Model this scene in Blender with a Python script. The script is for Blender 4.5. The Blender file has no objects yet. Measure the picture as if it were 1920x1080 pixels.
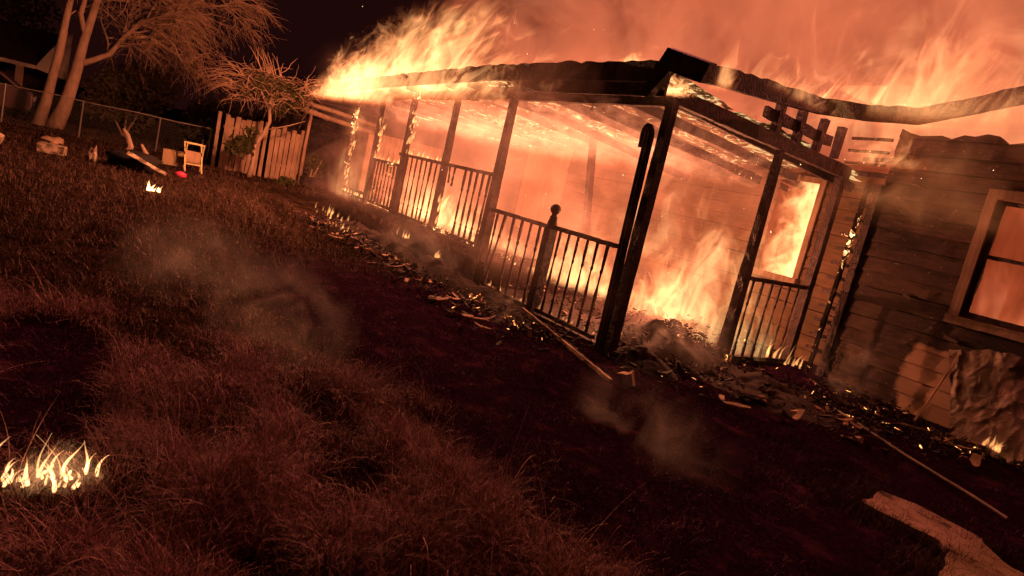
import bpy, math, random
import numpy as np
from mathutils import Vector, Matrix, noise as mnoise
R = math.radians
scene = bpy.context.scene
COL = scene.collection
rng = random.Random(7)
nrg = np.random.default_rng(11)

# ------------------------------------------------------------------ camera
CAM_F, CAM_O = 1230.0, Vector((0, 0, 1.6))
CAM_M = ((0.5432550505913127, 0.809618534108537, 0.22224261345424742),
         (-0.2540268390443155, -0.09379471151966995, 0.962638518414932),
         (-0.8002151679718297, 0.5794138256193803, -0.1547103862994681))
cd = bpy.data.cameras.new('camera')
cam = bpy.data.objects.new('camera', cd)
COL.objects.link(cam)
cd.sensor_width = 36
cd.lens = CAM_F / 1920 * 36
cd.clip_start = 0.05
cd.clip_end = 2000
rt, up, fw = [Vector(v) for v in CAM_M]
cam.matrix_world = Matrix(((rt.x, up.x, -fw.x, CAM_O.x), (rt.y, up.y, -fw.y, CAM_O.y), (rt.z, up.z, -fw.z, CAM_O.z), (0, 0, 0, 1)))
scene.camera = cam

# ------------------------------------------------------------------ world (night sky), exposure
w = bpy.data.worlds.new('World'); scene.world = w; w.use_nodes = True
bg = w.node_tree.nodes['Background']
bg.inputs[0].default_value = (1.0, 0.22, 0.20, 1)
bg.inputs[1].default_value = 0.011
vs = scene.view_settings
vs.view_transform = 'Standard'; vs.look = 'None'; vs.gamma = 1; vs.exposure = 0.0
cy = scene.cycles
cy.use_denoising = True
cy.max_bounces = 5; cy.diffuse_bounces = 1; cy.glossy_bounces = 2; cy.transmission_bounces = 2
cy.volume_bounces = 0; cy.transparent_max_bounces = 24
cy.use_adaptive_sampling = True; cy.adaptive_threshold = 0.05; cy.adaptive_min_samples = 16
cy.sample_clamp_indirect = 3.0
cy.volume_step_rate = 1.0; cy.volume_max_steps = 512
cy.caustics_reflective = False; cy.caustics_refractive = False

# the light the fire gives off
FIRE = (1.0, 0.32, 0.14)
def fire_light(loc, power, col=FIRE, r=0.0):
    ld = bpy.data.lights.new('fire_light', 'POINT')
    ld.energy = power; ld.color = col; ld.shadow_soft_size = r
    o = bpy.data.objects.new('fire_light', ld); o.location = loc
    COL.objects.link(o)
    return o
for lx_, ly_, lz_ in ((-14.2, 4.9, 3.4), (-13.4, 5.1, 4.0), (-12.6, 4.7, 3.7), (-11.6, 5.0, 4.3)):
    fire_light((lx_, ly_, lz_), 800)
fire_light((-10.0, 7.2, 1.5), 110)
fire_light((-6.3, 7.0, 1.0), 220)
fire_light((-6.1, 7.3, 1.7), 120)
fire_light((-5.9, 10.4, 1.9), 200)
fire_light((-2.6, 9.9, 1.0), 45)
fire_light((-12.8, 10.6, 1.8), 60)
fire_light((-4.2, 9.2, 4.6), 260, (1.0, 0.22, 0.14))
fire_light((-7.5, 7.0, 5.6), 380, (1.0, 0.20, 0.18))
fire_light((-9.5, 7.0, 5.2), 380, (1.0, 0.20, 0.18))
fire_light((-2.98, 0.13, 0.16), 0.6, (1.0, 0.42, 0.16))
fire_light((-13.3, 1.45, 0.3), 5, (1.0, 0.5, 0.2))

# ------------------------------------------------------------------ helpers
def tag(o, label=None, cat=None, group=None, kind=None):
    if label: o['label'] = label
    if cat: o['category'] = cat
    if group: o['group'] = group
    if kind: o['kind'] = kind
    return o

def empty(name, loc=(0, 0, 0), **k):
    o = bpy.data.objects.new(name, None); o.location = loc; o.empty_display_size = 0.2
    COL.objects.link(o)
    return tag(o, **k)

class MB:
    def __init__(s): s.v = []; s.f = []
    def add(s, vs_, fs):
        n = len(s.v); s.v += [tuple(p) for p in vs_]; s.f += [tuple(i + n for i in f) for f in fs]
        return s
    def box(s, x0, x1, y0, y1, z0, z1):
        return s.add([(x0, y0, z0), (x1, y0, z0), (x1, y1, z0), (x0, y1, z0), (x0, y0, z1), (x1, y0, z1), (x1, y1, z1), (x0, y1, z1)],
                     [(0, 3, 2, 1), (4, 5, 6, 7), (0, 1, 5, 4), (1, 2, 6, 5), (2, 3, 7, 6), (3, 0, 4, 7)])
    def bar(s, a, b, w, h, n=1, jit=0.0, upv=(0, 0, 1), taper=1.0):
        """rectangular bar from a to b, w across, h along up; n segments with rough, worn faces"""
        a = Vector(a); b = Vector(b); d = (b - a).normalized(); u = Vector(upv)
        if abs(d.dot(u)) > 0.97: u = Vector((1, 0, 0))
        sd = d.cross(u).normalized(); u = sd.cross(d).normalized()
        vs_ = []
        for i in range(n + 1):
            t = i / n; c = a.lerp(b, t); k = 1 + (taper - 1) * t
            for (p, q) in ((-1, -1), (1, -1), (1, 1), (-1, 1)):
                jp = 1 + rng.uniform(-jit, jit); jq = 1 + rng.uniform(-jit, jit)
                vs_.append(c + sd * p * w / 2 * k * jp + u * q * h / 2 * k * jq)
        fs = [(3, 2, 1, 0)]
        for i in range(n):
            m = i * 4
            for j in range(4):
                fs.append((m + j, m + (j + 1) % 4, m + 4 + (j + 1) % 4, m + 4 + j))
        m = n * 4; fs.append((m, m + 1, m + 2, m + 3))
        return s.add(vs_, fs)
    def tube(s, pts, rad, sides=6, cap=True):
        pts = [Vector(p) for p in pts]
        if not hasattr(rad, '__len__'): rad = [rad] * len(pts)
        vs_ = []; prev = None
        for i, p in enumerate(pts):
            d = (pts[min(i + 1, len(pts) - 1)] - pts[max(i - 1, 0)])
            d = d.normalized() if d.length > 1e-9 else Vector((0, 0, 1))
            if prev is None:
                prev = d.orthogonal().normalized()
            prev = (prev - d * prev.dot(d))
            prev = prev.normalized() if prev.length > 1e-6 else d.orthogonal().normalized()
            q = d.cross(prev)
            for k in range(sides):
                an = 2 * math.pi * k / sides
                vs_.append(p + (prev * math.cos(an) + q * math.sin(an)) * rad[i])
        fs = []
        for i in range(len(pts) - 1):
            for k in range(sides):
                a = i * sides + k; b = i * sides + (k + 1) % sides
                fs.append((a, b, b + sides, a + sides))
        if cap:
            fs.append(tuple(range(sides))[::-1]); m = (len(pts) - 1) * sides
            fs.append(tuple(m + k for k in range(sides)))
        return s.add(vs_, fs)
    def lathe(s, x, y, prof, sides=8):
        return s.tube([(x, y, z) for z, r in prof], [r for z, r in prof], sides)
    def build(s, name, mat, parent=None, smooth=False, loc=None):
        me = bpy.data.meshes.new(name)
        me.from_pydata(s.v, [], s.f)
        if mat: me.materials.append(mat)
        if smooth: me.polygons.foreach_set('use_smooth', [True] * len(me.polygons))
        me.update()
        o = bpy.data.objects.new(name, me); COL.objects.link(o)
        if parent: o.parent = parent
        if loc: o.location = loc
        return o

def np_mesh(name, V, F, mat, parent=None, smooth=False):
    """V (n,3), F (m,k) numpy arrays"""
    me = bpy.data.meshes.new(name)
    m, k = F.shape
    me.vertices.add(len(V)); me.vertices.foreach_set('co', V.astype(np.float32).ravel())
    me.loops.add(m * k); me.loops.foreach_set('vertex_index', F.astype(np.int32).ravel())
    me.polygons.add(m)
    me.polygons.foreach_set('loop_start', np.arange(0, m * k, k, dtype=np.int32))
    me.polygons.foreach_set('loop_total', np.full(m, k, dtype=np.int32))
    if smooth: me.polygons.foreach_set('use_smooth', np.ones(m, dtype=bool))
    me.materials.append(mat); me.update(calc_edges=True); me.validate()
    o = bpy.data.objects.new(name, me); COL.objects.link(o)
    if parent: o.parent = parent
    return o

def fbm(x, y, z=0.0, o=4):
    return mnoise.fractal(Vector((x, y, z)), 1.0, 2.0, o)

# ------------------------------------------------------------------ node helpers
class NT:
    def __init__(s, name):
        s.m = bpy.data.materials.new(name); s.m.use_nodes = True
        s.t = s.m.node_tree; s.t.nodes.clear()
        s.out = s.t.nodes.new('ShaderNodeOutputMaterial')
    def n(s, typ, **k):
        nd = s.t.nodes.new('ShaderNode' + typ)
        for a, b in k.items(): setattr(nd, a, b)
        return nd
    def l(s, a, b): s.t.links.new(a, b)
    def setin(s, sock, v):
        if isinstance(v, bpy.types.NodeSocket): s.l(v, sock)
        else: sock.default_value = v
    def math(s, op, a, b=None, c=None, clamp=False):
        nd = s.n('Math', operation=op, use_clamp=clamp)
        s.setin(nd.inputs[0], a)
        if b is not None: s.setin(nd.inputs[1], b)
        if c is not None: s.setin(nd.inputs[2], c)
        return nd.outputs[0]
    def vmath(s, op, a, b=None, scale=None):
        nd = s.n('VectorMath', operation=op)
        s.setin(nd.inputs[0], a)
        if b is not None: s.setin(nd.inputs[1], b)
        if scale is not None: s.setin(nd.inputs[3], scale)
        return nd.outputs[1] if op in ('LENGTH', 'DOT_PRODUCT') else nd.outputs[0]
    def noise(s, vec, scale, detail=3, rough=0.55, dist=0.0, typ='FBM', col=False):
        nd = s.n('TexNoise')
        nd.noise_type = typ
        s.setin(nd.inputs['Vector'], vec)
        nd.inputs['Scale'].default_value = scale; nd.inputs['Detail'].default_value = detail
        nd.inputs['Roughness'].default_value = rough; nd.inputs['Distortion'].default_value = dist
        return nd.outputs[1] if col else nd.outputs[0]
    def ramp(s, fac, stops, interp='LINEAR'):
        nd = s.n('ValToRGB'); s.setin(nd.inputs[0], fac)
        cr = nd.color_ramp; cr.interpolation = interp
        while len(cr.elements) < len(stops): cr.elements.new(0.5)
        for e, (p, c) in zip(cr.elements, stops):
            e.position = p; e.color = (*c, 1) if len(c) == 3 else c
        return nd.outputs[0]
    def mix(s, fac, a, b):
        nd = s.n('Mix', data_type='RGBA')
        s.setin(nd.inputs[0], fac)
        for so, v in ((nd.inputs[6], a), (nd.inputs[7], b)):
            if isinstance(v, bpy.types.NodeSocket): s.l(v, so)
            else: so.default_value = (*v, 1)
        return nd.outputs[2]
    def smooth(s, v, lo, hi):
        nd = s.n('MapRange', interpolation_type='SMOOTHSTEP')
        s.setin(nd.inputs[0], v); nd.inputs[1].default_value = lo; nd.inputs[2].default_value = hi
        return nd.outputs[0]
    def obj(s): return s.n('TexCoord').outputs['Object']
    def pos(s): return s.n('NewGeometry').outputs['Position']
    def sep(s, v):
        nd = s.n('SeparateXYZ'); s.l(v, nd.inputs[0]); return nd.outputs
    def comb(s, x, y, z):
        nd = s.n('CombineXYZ')
        for i, v in enumerate((x, y, z)): s.setin(nd.inputs[i], v)
        return nd.outputs[0]
    def mapping(s, vec, scale=(1, 1, 1), loc=(0, 0, 0), rot=(0, 0, 0)):
        nd = s.n('Mapping'); s.l(vec, nd.inputs[0])
        nd.inputs[1].default_value = loc; nd.inputs[2].default_value = rot; nd.inputs[3].default_value = scale
        return nd.outputs[0]
    def bump(s, h, strength=0.5, dist=0.02):
        nd = s.n('Bump'); s.l(h, nd.inputs['Height'])
        nd.inputs['Strength'].default_value = strength; nd.inputs['Distance'].default_value = dist
        return nd.outputs[0]
    def bsdf(s, color, rough=0.8, normal=None, spec=0.3, metal=0.0, emis=None, estr=0.0):
        b = s.n('BsdfPrincipled')
        if isinstance(color, bpy.types.NodeSocket): s.l(color, b.inputs['Base Color'])
        else: b.inputs['Base Color'].default_value = (*color, 1)
        s.setin(b.inputs['Roughness'], rough)
        b.inputs['Specular IOR Level'].default_value = spec; b.inputs['Metallic'].default_value = metal
        if normal is not None: s.l(normal, b.inputs['Normal'])
        if emis is not None:
            if isinstance(emis, bpy.types.NodeSocket): s.l(emis, b.inputs['Emission Color'])
            else: b.inputs['Emission Color'].default_value = (*emis, 1)
            s.setin(b.inputs['Emission Strength'], estr)
        s.l(b.outputs[0], s.out.inputs['Surface'])
        return b

def m_wood(name, c1, c2, scale=6, rough=0.85, grain=(1, 1, 0.12), bump=0.5):
    t = NT(name); p = t.mapping(t.pos(), scale=grain)
    n = t.noise(p, scale * 4, 5, 0.65, 0.4); n2 = t.noise(t.pos(), scale * 0.4, 3)
    f = t.math('ADD', t.math('MULTIPLY', n, 0.6), t.math('MULTIPLY', n2, 0.5), clamp=True)
    t.bsdf(t.ramp(f, [(0.3, c1), (0.75, c2)]), rough, t.bump(n, bump, 0.01))
    return t.m

def m_char(name='charred_wood', base=(0.025, 0.014, 0.016), hi=(0.11, 0.06, 0.062), ember=None, thr=0.62, estr=6, scale=9):
    """alligatored char; ember = glowing burning edges where noise passes thr"""
    t = NT(name); p = t.pos()
    vo = t.n('TexVoronoi', feature='DISTANCE_TO_EDGE'); t.l(t.mapping(p, scale=(1, 1, 0.45)), vo.inputs['Vector']); vo.inputs['Scale'].default_value = 28
    n = t.noise(p, 7, 5, 0.65, 0.3)
    h = t.math('ADD', t.smooth(vo.outputs[0], 0.0, 0.12), n)
    col = t.ramp(n, [(0.35, base), (0.72, hi)])
    em = None; es = 0.0
    if ember:
        e = t.noise(p, scale, 5, 0.62, 1.4)
        e2 = t.noise(p, 1.1, 2)
        f = t.smooth(t.math('ADD', e, t.math('MULTIPLY', t.math('SUBTRACT', e2, 0.5), 0.6)), thr, thr + 0.13)
        em = t.ramp(f, [(0.0, (0.9, 0.12, 0.02)), (0.5, (1.0, 0.33, 0.08)), (1.0, (1.0, 0.72, 0.3))])
        es = t.math('MULTIPLY', t.math('POWER', f, 1.5), estr)
    t.bsdf(col, 0.7, t.bump(h, 0.8, 0.012), 0.35, emis=em, estr=es)
    return t.m

M_CHAR = m_char()
M_EMBER = m_char('smouldering_wood', hi=(0.10, 0.07, 0.06), ember=True, thr=0.60, estr=2.6, scale=13)
M_EMBER_LOW = m_char('charred_wood_with_embers', ember=True, thr=0.70, estr=3.0, scale=16)
M_CEIL = m_char('burning_ceiling_boards', base=(0.03, 0.02, 0.015), hi=(0.2, 0.12, 0.08), ember=True, thr=0.48, estr=0.8, scale=6.5)

def flame_vol(name, loc, size, lean=(0, 0), rot=0, scale=2.2, amp=2.2, bias=0.0, gain=1.6, strength=3.0, stretch=0.45,
              cols=((0.9, 0.12, 0.025), (1.0, 0.30, 0.075), (1.0, 0.66, 0.24)), step=0.05, taper=0.65, seed=0.0, flat_top=1.0,
              dist=1.2, warp=0.35, absorb=0.0, detail=4.0, label=None, box=False, billow=False, base=0.0):
    """a body of burning gas, or of smoke made to emit its glow: a closed leaning hull whose inside glows where turbulent noise carries flame"""
    L, W, H = size
    mb = MB()
    lx, ly = lean
    nz = 6
    vs_ = []
    for k in range(nz + 1):
        z = H * k / nz
        for (a, b) in ((-1, -1), (1, -1), (1, 1), (-1, 1)):
            vs_.append((a * L / 2 + lx * z, b * W / 2 + ly * z, z))
    fs = [(3, 2, 1, 0)]
    for k in range(nz):
        m = k * 4
        for j in range(4): fs.append((m + j, m + (j + 1) % 4, m + 4 + (j + 1) % 4, m + 4 + j))
    m = nz * 4; fs.append((m, m + 1, m + 2, m + 3))
    mb.add(vs_, fs)
    t = NT(name)
    p = t.obj(); x, y, z = t.sep(p)
    qx = t.math('SUBTRACT', x, t.math('MULTIPLY', z, lx)); qy = t.math('SUBTRACT', y, t.math('MULTIPLY', z, ly))
    h = t.math('DIVIDE', z, H)
    wd = t.math('SUBTRACT', 1.0, t.math('MULTIPLY', h, taper))
    ax = t.math('DIVIDE', qx, L / 2); ay = t.math('DIVIDE', qy, W / 2)
    if box:
        rx = t.math('POWER', t.math('ABSOLUTE', ax), 4.0); ry = t.math('POWER', t.math('ABSOLUTE', ay), 4.0)
    else:
        rx = t.math('POWER', t.math('ABSOLUTE', t.math('DIVIDE', ax, wd)), 2.0); ry = t.math('POWER', t.math('ABSOLUTE', t.math('DIVIDE', ay, wd)), 2.0)
    env = t.math('SUBTRACT', t.math('SUBTRACT', 1.0, rx), ry)
    env = t.math('SUBTRACT', env, t.math('MULTIPLY', t.math('POWER', h, 1.5), flat_top))
    q = t.comb(x, y, t.math('MULTIPLY', z, stretch)) if billow else t.comb(qx, qy, t.math('MULTIPLY', z, stretch))
    q = t.vmath('ADD', q, (seed * 3.7, seed * 1.3, seed * 2.1))
    wv = t.noise(q, scale * 0.5, 1, col=True)
    q = t.vmath('ADD', q, t.vmath('SCALE', t.vmath('SUBTRACT', wv, (0.5, 0.5, 0.5)), scale=warp * 2))
    n = t.noise(q, scale, detail, 0.6, dist)
    f = t.math('ADD', t.math('ADD', env, bias - 0.5), t.math('MULTIPLY', t.math('SUBTRACT', n, 0.5), amp * 2))
    # nothing may be left at the hull
    edge = t.smooth(t.math('MINIMUM', t.math('MINIMUM', t.math('SUBTRACT', 1.0, t.math('ABSOLUTE', ax)), t.math('SUBTRACT', 1.0, t.math('ABSOLUTE', ay))), t.math('SUBTRACT', 1.0, h)), 0.0, 0.18)
    if base: edge = t.math('MULTIPLY', edge, t.smooth(h, 0.0, base))
    d = t.math('MULTIPLY', t.math('MULTIPLY', f, gain, clamp=True), edge)
    col = t.ramp(d, [(0.0, cols[0]), (0.45, cols[1]), (1.0, cols[2])])
    em = t.n('Emission'); t.l(col, em.inputs[0]); t.l(t.math('MULTIPLY', t.math('POWER', d, 1.6), strength), em.inputs[1])
    sh = em.outputs[0]
    if absorb:
        ab = t.n('VolumeAbsorption'); ab.inputs[0].default_value = (0.3, 0.2, 0.15, 1)
        t.l(t.math('MULTIPLY', d, absorb), ab.inputs[1])
        ad = t.n('AddShader'); t.l(sh, ad.inputs[0]); t.l(ab.outputs[0], ad.inputs[1]); sh = ad.outputs[0]
    t.l(sh, t.out.inputs['Volume'])
    autostep = (L + abs(lx) * H + W + abs(ly) * H + H) / 3 / 10
    t.m.cycles.volume_step_rate = max(0.01, step / autostep)
    t.m.cycles.homogeneous_volume = False
    o = mb.build(name, t.m, loc=loc); o.rotation_euler.z = R(rot)
    tag(o, label, kind='stuff')
    return o

def m_glow(name, col, s):
    t = NT(name); em = t.n('Emission'); em.inputs[0].default_value = (*col, 1); em.inputs[1].default_value = s
    t.l(em.outputs[0], t.out.inputs['Volume']); t.m.cycles.homogeneous_volume = True
    return t.m
M_TONGUE = m_glow('flame_gas', (1.0, 0.40, 0.12), 30)
M_TONGUE_HOT = m_glow('hot_flame_gas', (1.0, 0.46, 0.17), 190)

def tongue(mb, x, y, z, h, r, lean=(0.2, 0.0), sides=7):
    ph = rng.uniform(0, 6.28); n = 9; pts = []; rad = []
    for i in range(n + 1):
        t = i / n
        k = math.sin(t * 4.5 + ph) * 0.10 * h * t
        k2 = math.cos(t * 3.7 + ph * 2) * 0.08 * h * t
        pts.append((x + lean[0] * h * t * t + k, y + lean[1] * h * t * t + k2, z + h * t))
        rad.append(max(0.0015, r * (math.sin(min(1, t * 2.6 + 0.35) * math.pi / 2)) * (1 - t) ** 0.8))
    mb.tube(pts, rad, sides)

# ================================================================== ground
def burnt(x, y):
    """how burnt the ground is, 0..1 (a scorched patch in front of the porch, one round the small grass fire)"""
    n = fbm(x * 0.9, y * 0.9, 3.1) * 0.55
    a = min(1, max(0, (y - 1.75 + n) / 0.5)) * min(1, max(0, (x + 9.5 + n * 3) / 2.5))
    d = math.hypot((x + 4.25) / 1.15, (y - 0.02) / 0.42)
    b = min(1, max(0, (1.0 - d + n * 0.4) / 0.25))
    return max(a, b)

def gz(x, y):
    z = fbm(x * 0.5, y * 0.5, 1.7) * 0.05 + fbm(x * 2.5, y * 2.5, 9.2, 3) * 0.02
    return z

def ground():
    def axis(c, near, step, far):
        a = [c]
        s = step; v = c
        while v < far:
            v += s
            if v > near: s *= 1.25
            a.append(v)
        return a
    xs = sorted([-v for v in axis(0, 30, 0.16, 300)] + [v for v in axis(0, 2, 0.16, 300)][1:])
    ys = sorted([-v for v in axis(0, 4, 0.16, 300)] + [v for v in axis(0, 12, 0.12, 300)][1:])
    vs_ = [(x, y, gz(x, y)) for y in ys for x in xs]
    nx = len(xs)
    F = np.array([(j * nx + i, j * nx + i + 1, (j + 1) * nx + i + 1, (j + 1) * nx + i) for j in range(len(ys) - 1) for i in range(nx - 1)])
    t = NT('burnt_ground_and_dry_turf'); p = t.pos(); x, y, z = t.sep(p)
    n = t.noise(p, 0.9, 3); nn = t.math('MULTIPLY', t.math('SUBTRACT', n, 0.5), 1.6)
    a = t.math('MULTIPLY', t.smooth(t.math('ADD', y, nn), 1.5, 2.3), t.smooth(t.math('ADD', x, t.math('MULTIPLY', nn, 2)), -10.0, -7.0))
    n2 = t.noise(p, 26, 6, 0.7); n3 = t.noise(p, 4.0, 4, 0.6)
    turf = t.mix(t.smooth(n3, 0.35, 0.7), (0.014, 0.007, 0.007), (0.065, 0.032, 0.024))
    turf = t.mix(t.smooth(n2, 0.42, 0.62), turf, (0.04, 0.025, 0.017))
    ash = t.mix(t.smooth(n2, 0.5, 0.75), (0.022, 0.006, 0.017), (0.085, 0.023, 0.055))  # purple tint in the ash colour imitates a hazy veil over dark ground
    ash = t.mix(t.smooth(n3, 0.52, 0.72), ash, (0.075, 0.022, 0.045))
    dd = t.vmath('LENGTH', t.vmath('DIVIDE', t.vmath('SUBTRACT', p, (-4.25, 0.02, 0.0)), (1.15, 0.42, 5.0)))
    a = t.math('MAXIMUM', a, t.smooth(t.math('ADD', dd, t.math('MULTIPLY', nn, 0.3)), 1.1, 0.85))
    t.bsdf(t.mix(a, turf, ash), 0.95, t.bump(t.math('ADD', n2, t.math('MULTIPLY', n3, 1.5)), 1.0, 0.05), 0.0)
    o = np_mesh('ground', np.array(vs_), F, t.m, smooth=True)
    tag(o, kind='structure')
ground()

def footpath():
    # a short run of old brick paving, edges overgrown
    poly = [(-2.0, 5.12), (-1.92, 4.66), (-1.42, 4.72), (-1.24, 4.40), (-1.15, 3.4), (-0.1, 3.2), (-0.35, 5.0), (-1.09, 4.93), (-1.48, 5.2), (-1.8, 5.22)]
    pts = []
    for i in range(len(poly)):
        a = Vector(poly[i]); b = Vector(poly[(i + 1) % len(poly)])
        k = max(2, int((b - a).length / 0.06))
        for j in range(k):
            q = a.lerp(b, j / k); m = fbm(q.x * 7, q.y * 7, 2.2, 5) * 0.035
            pts.append((q.x + m, q.y + m * 0.8))
    n = len(pts)
    mb = MB()
    mb.v = [(x, y, 0.035 + 0.5 * gz(x, y)) for x, y in pts] + [(x, y, -0.05) for x, y in pts]
    mb.f = [tuple(range(n))] + [(i, i + n, (i + 1) % n + n, (i + 1) % n) for i in range(n)]
    t = NT('old_brick_paving'); p = t.pos()
    br = t.n('TexBrick'); t.l(t.mapping(t.vmath('ADD', p, t.vmath('SCALE', t.noise(p, 5, 2, col=True), scale=0.03)), rot=(0, 0, 0.5)), br.inputs['Vector'])
    br.inputs['Scale'].default_value = 2.2; br.inputs['Color1'].default_value = (0.55, 0.36, 0.29, 1); br.inputs['Color2'].default_value = (0.46, 0.29, 0.23, 1)
    br.inputs['Mortar'].default_value = (0.30, 0.19, 0.15, 1); br.inputs['Mortar Size'].default_value = 0.009; br.inputs['Mortar Smooth'].default_value = 0.6
    n1 = t.noise(p, 9, 5, 0.65)
    col = t.mix(t.smooth(t.noise(p, 3.4, 6, 0.7), 0.56, 0.66), br.outputs[0], (0.09, 0.05, 0.04))
    col = t.mix(t.smooth(n1, 0.58, 0.66), col, (0.20, 0.12, 0.09))
    t.bsdf(col, 0.9, t.bump(t.math('ADD', n1, t.math('MULTIPLY', br.outputs[1], -0.6)), 0.8, 0.02))
    tag(mb.build('footpath', t.m), kind='structure')
footpath()

# ------------------------------------------------------------------ grass
def in_view(x, y, z=0.1, pad=140):
    v = Vector((x, y, z)) - CAM_O
    d = v.dot(fw)
    if d < 0.3: return False
    px = 960 + CAM_F * v.dot(rt) / d; py = 540 - CAM_F * v.dot(up) / d
    return -pad < px < 1920 + pad and -pad < py < 1080 + pad

def blades(name, spots, mat, hmin, hmax, wid, bendr, label, segs=4, tilt=0.35):
    n = len(spots); sp = np.array(spots)
    az = sp[:, 4] if sp.shape[1] > 4 else nrg.uniform(0, 2 * np.pi, n)
    h = nrg.uniform(hmin, hmax, n) * sp[:, 3]
    tl = np.abs(nrg.normal(0, tilt, n)); bend = nrg.uniform(*bendr, n)
    dx, dy = np.cos(az), np.sin(az)
    wd = wid * nrg.uniform(0.6, 1.3, n)
    V = np.zeros((n, (segs + 1) * 2, 3))
    waz = az + np.pi / 2 + nrg.uniform(-1.2, 1.2, n)
    cx, cyy, cz = sp[:, 0].copy(), sp[:, 1].copy(), sp[:, 2].copy()
    ang = tl.copy()
    for i in range(segs + 1):
        k = wd * (1 - i / segs * 0.9) / 2
        V[:, 2 * i, 0] = cx - np.cos(waz) * k; V[:, 2 * i, 1] = cyy - np.sin(waz) * k; V[:, 2 * i, 2] = cz
        V[:, 2 * i + 1, 0] = cx + np.cos(waz) * k; V[:, 2 * i + 1, 1] = cyy + np.sin(waz) * k; V[:, 2 * i + 1, 2] = cz
        st = h / segs
        cx = cx + dx * np.sin(ang) * st; cyy = cyy + dy * np.sin(ang) * st
        cz = np.maximum(cz + np.cos(ang) * st, sp[:, 2] + 0.004)
        ang = ang + bend / segs
    base = (np.arange(n) * (segs + 1) * 2)[:, None]
    F = np.concatenate([base + np.array([[2 * i, 2 * i + 1, 2 * i + 3, 2 * i + 2]]) for i in range(segs)])
    o = np_mesh(name, V.reshape(-1, 3), F, mat)
    tag(o, label, 'grass', kind='stuff')
    return o

def m_grass(name, c1, c2, c3):
    t = NT(name); p = t.pos()
    n = t.noise(p, 1.3, 3); n2 = t.noise(p, 45, 2)
    c = t.mix(t.smooth(n2, 0.4, 0.6), t.mix(n, c1, c2), c3)
    b = t.bsdf(c, 0.75, None, 0.25)
    return t.m
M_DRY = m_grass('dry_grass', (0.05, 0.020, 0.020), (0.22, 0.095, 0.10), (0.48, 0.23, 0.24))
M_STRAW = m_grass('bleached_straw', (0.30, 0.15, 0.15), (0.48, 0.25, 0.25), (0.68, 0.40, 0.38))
M_LOW = m_grass('short_singed_grass', (0.018, 0.009, 0.009), (0.060, 0.030, 0.022), (0.17, 0.09, 0.06))

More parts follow.
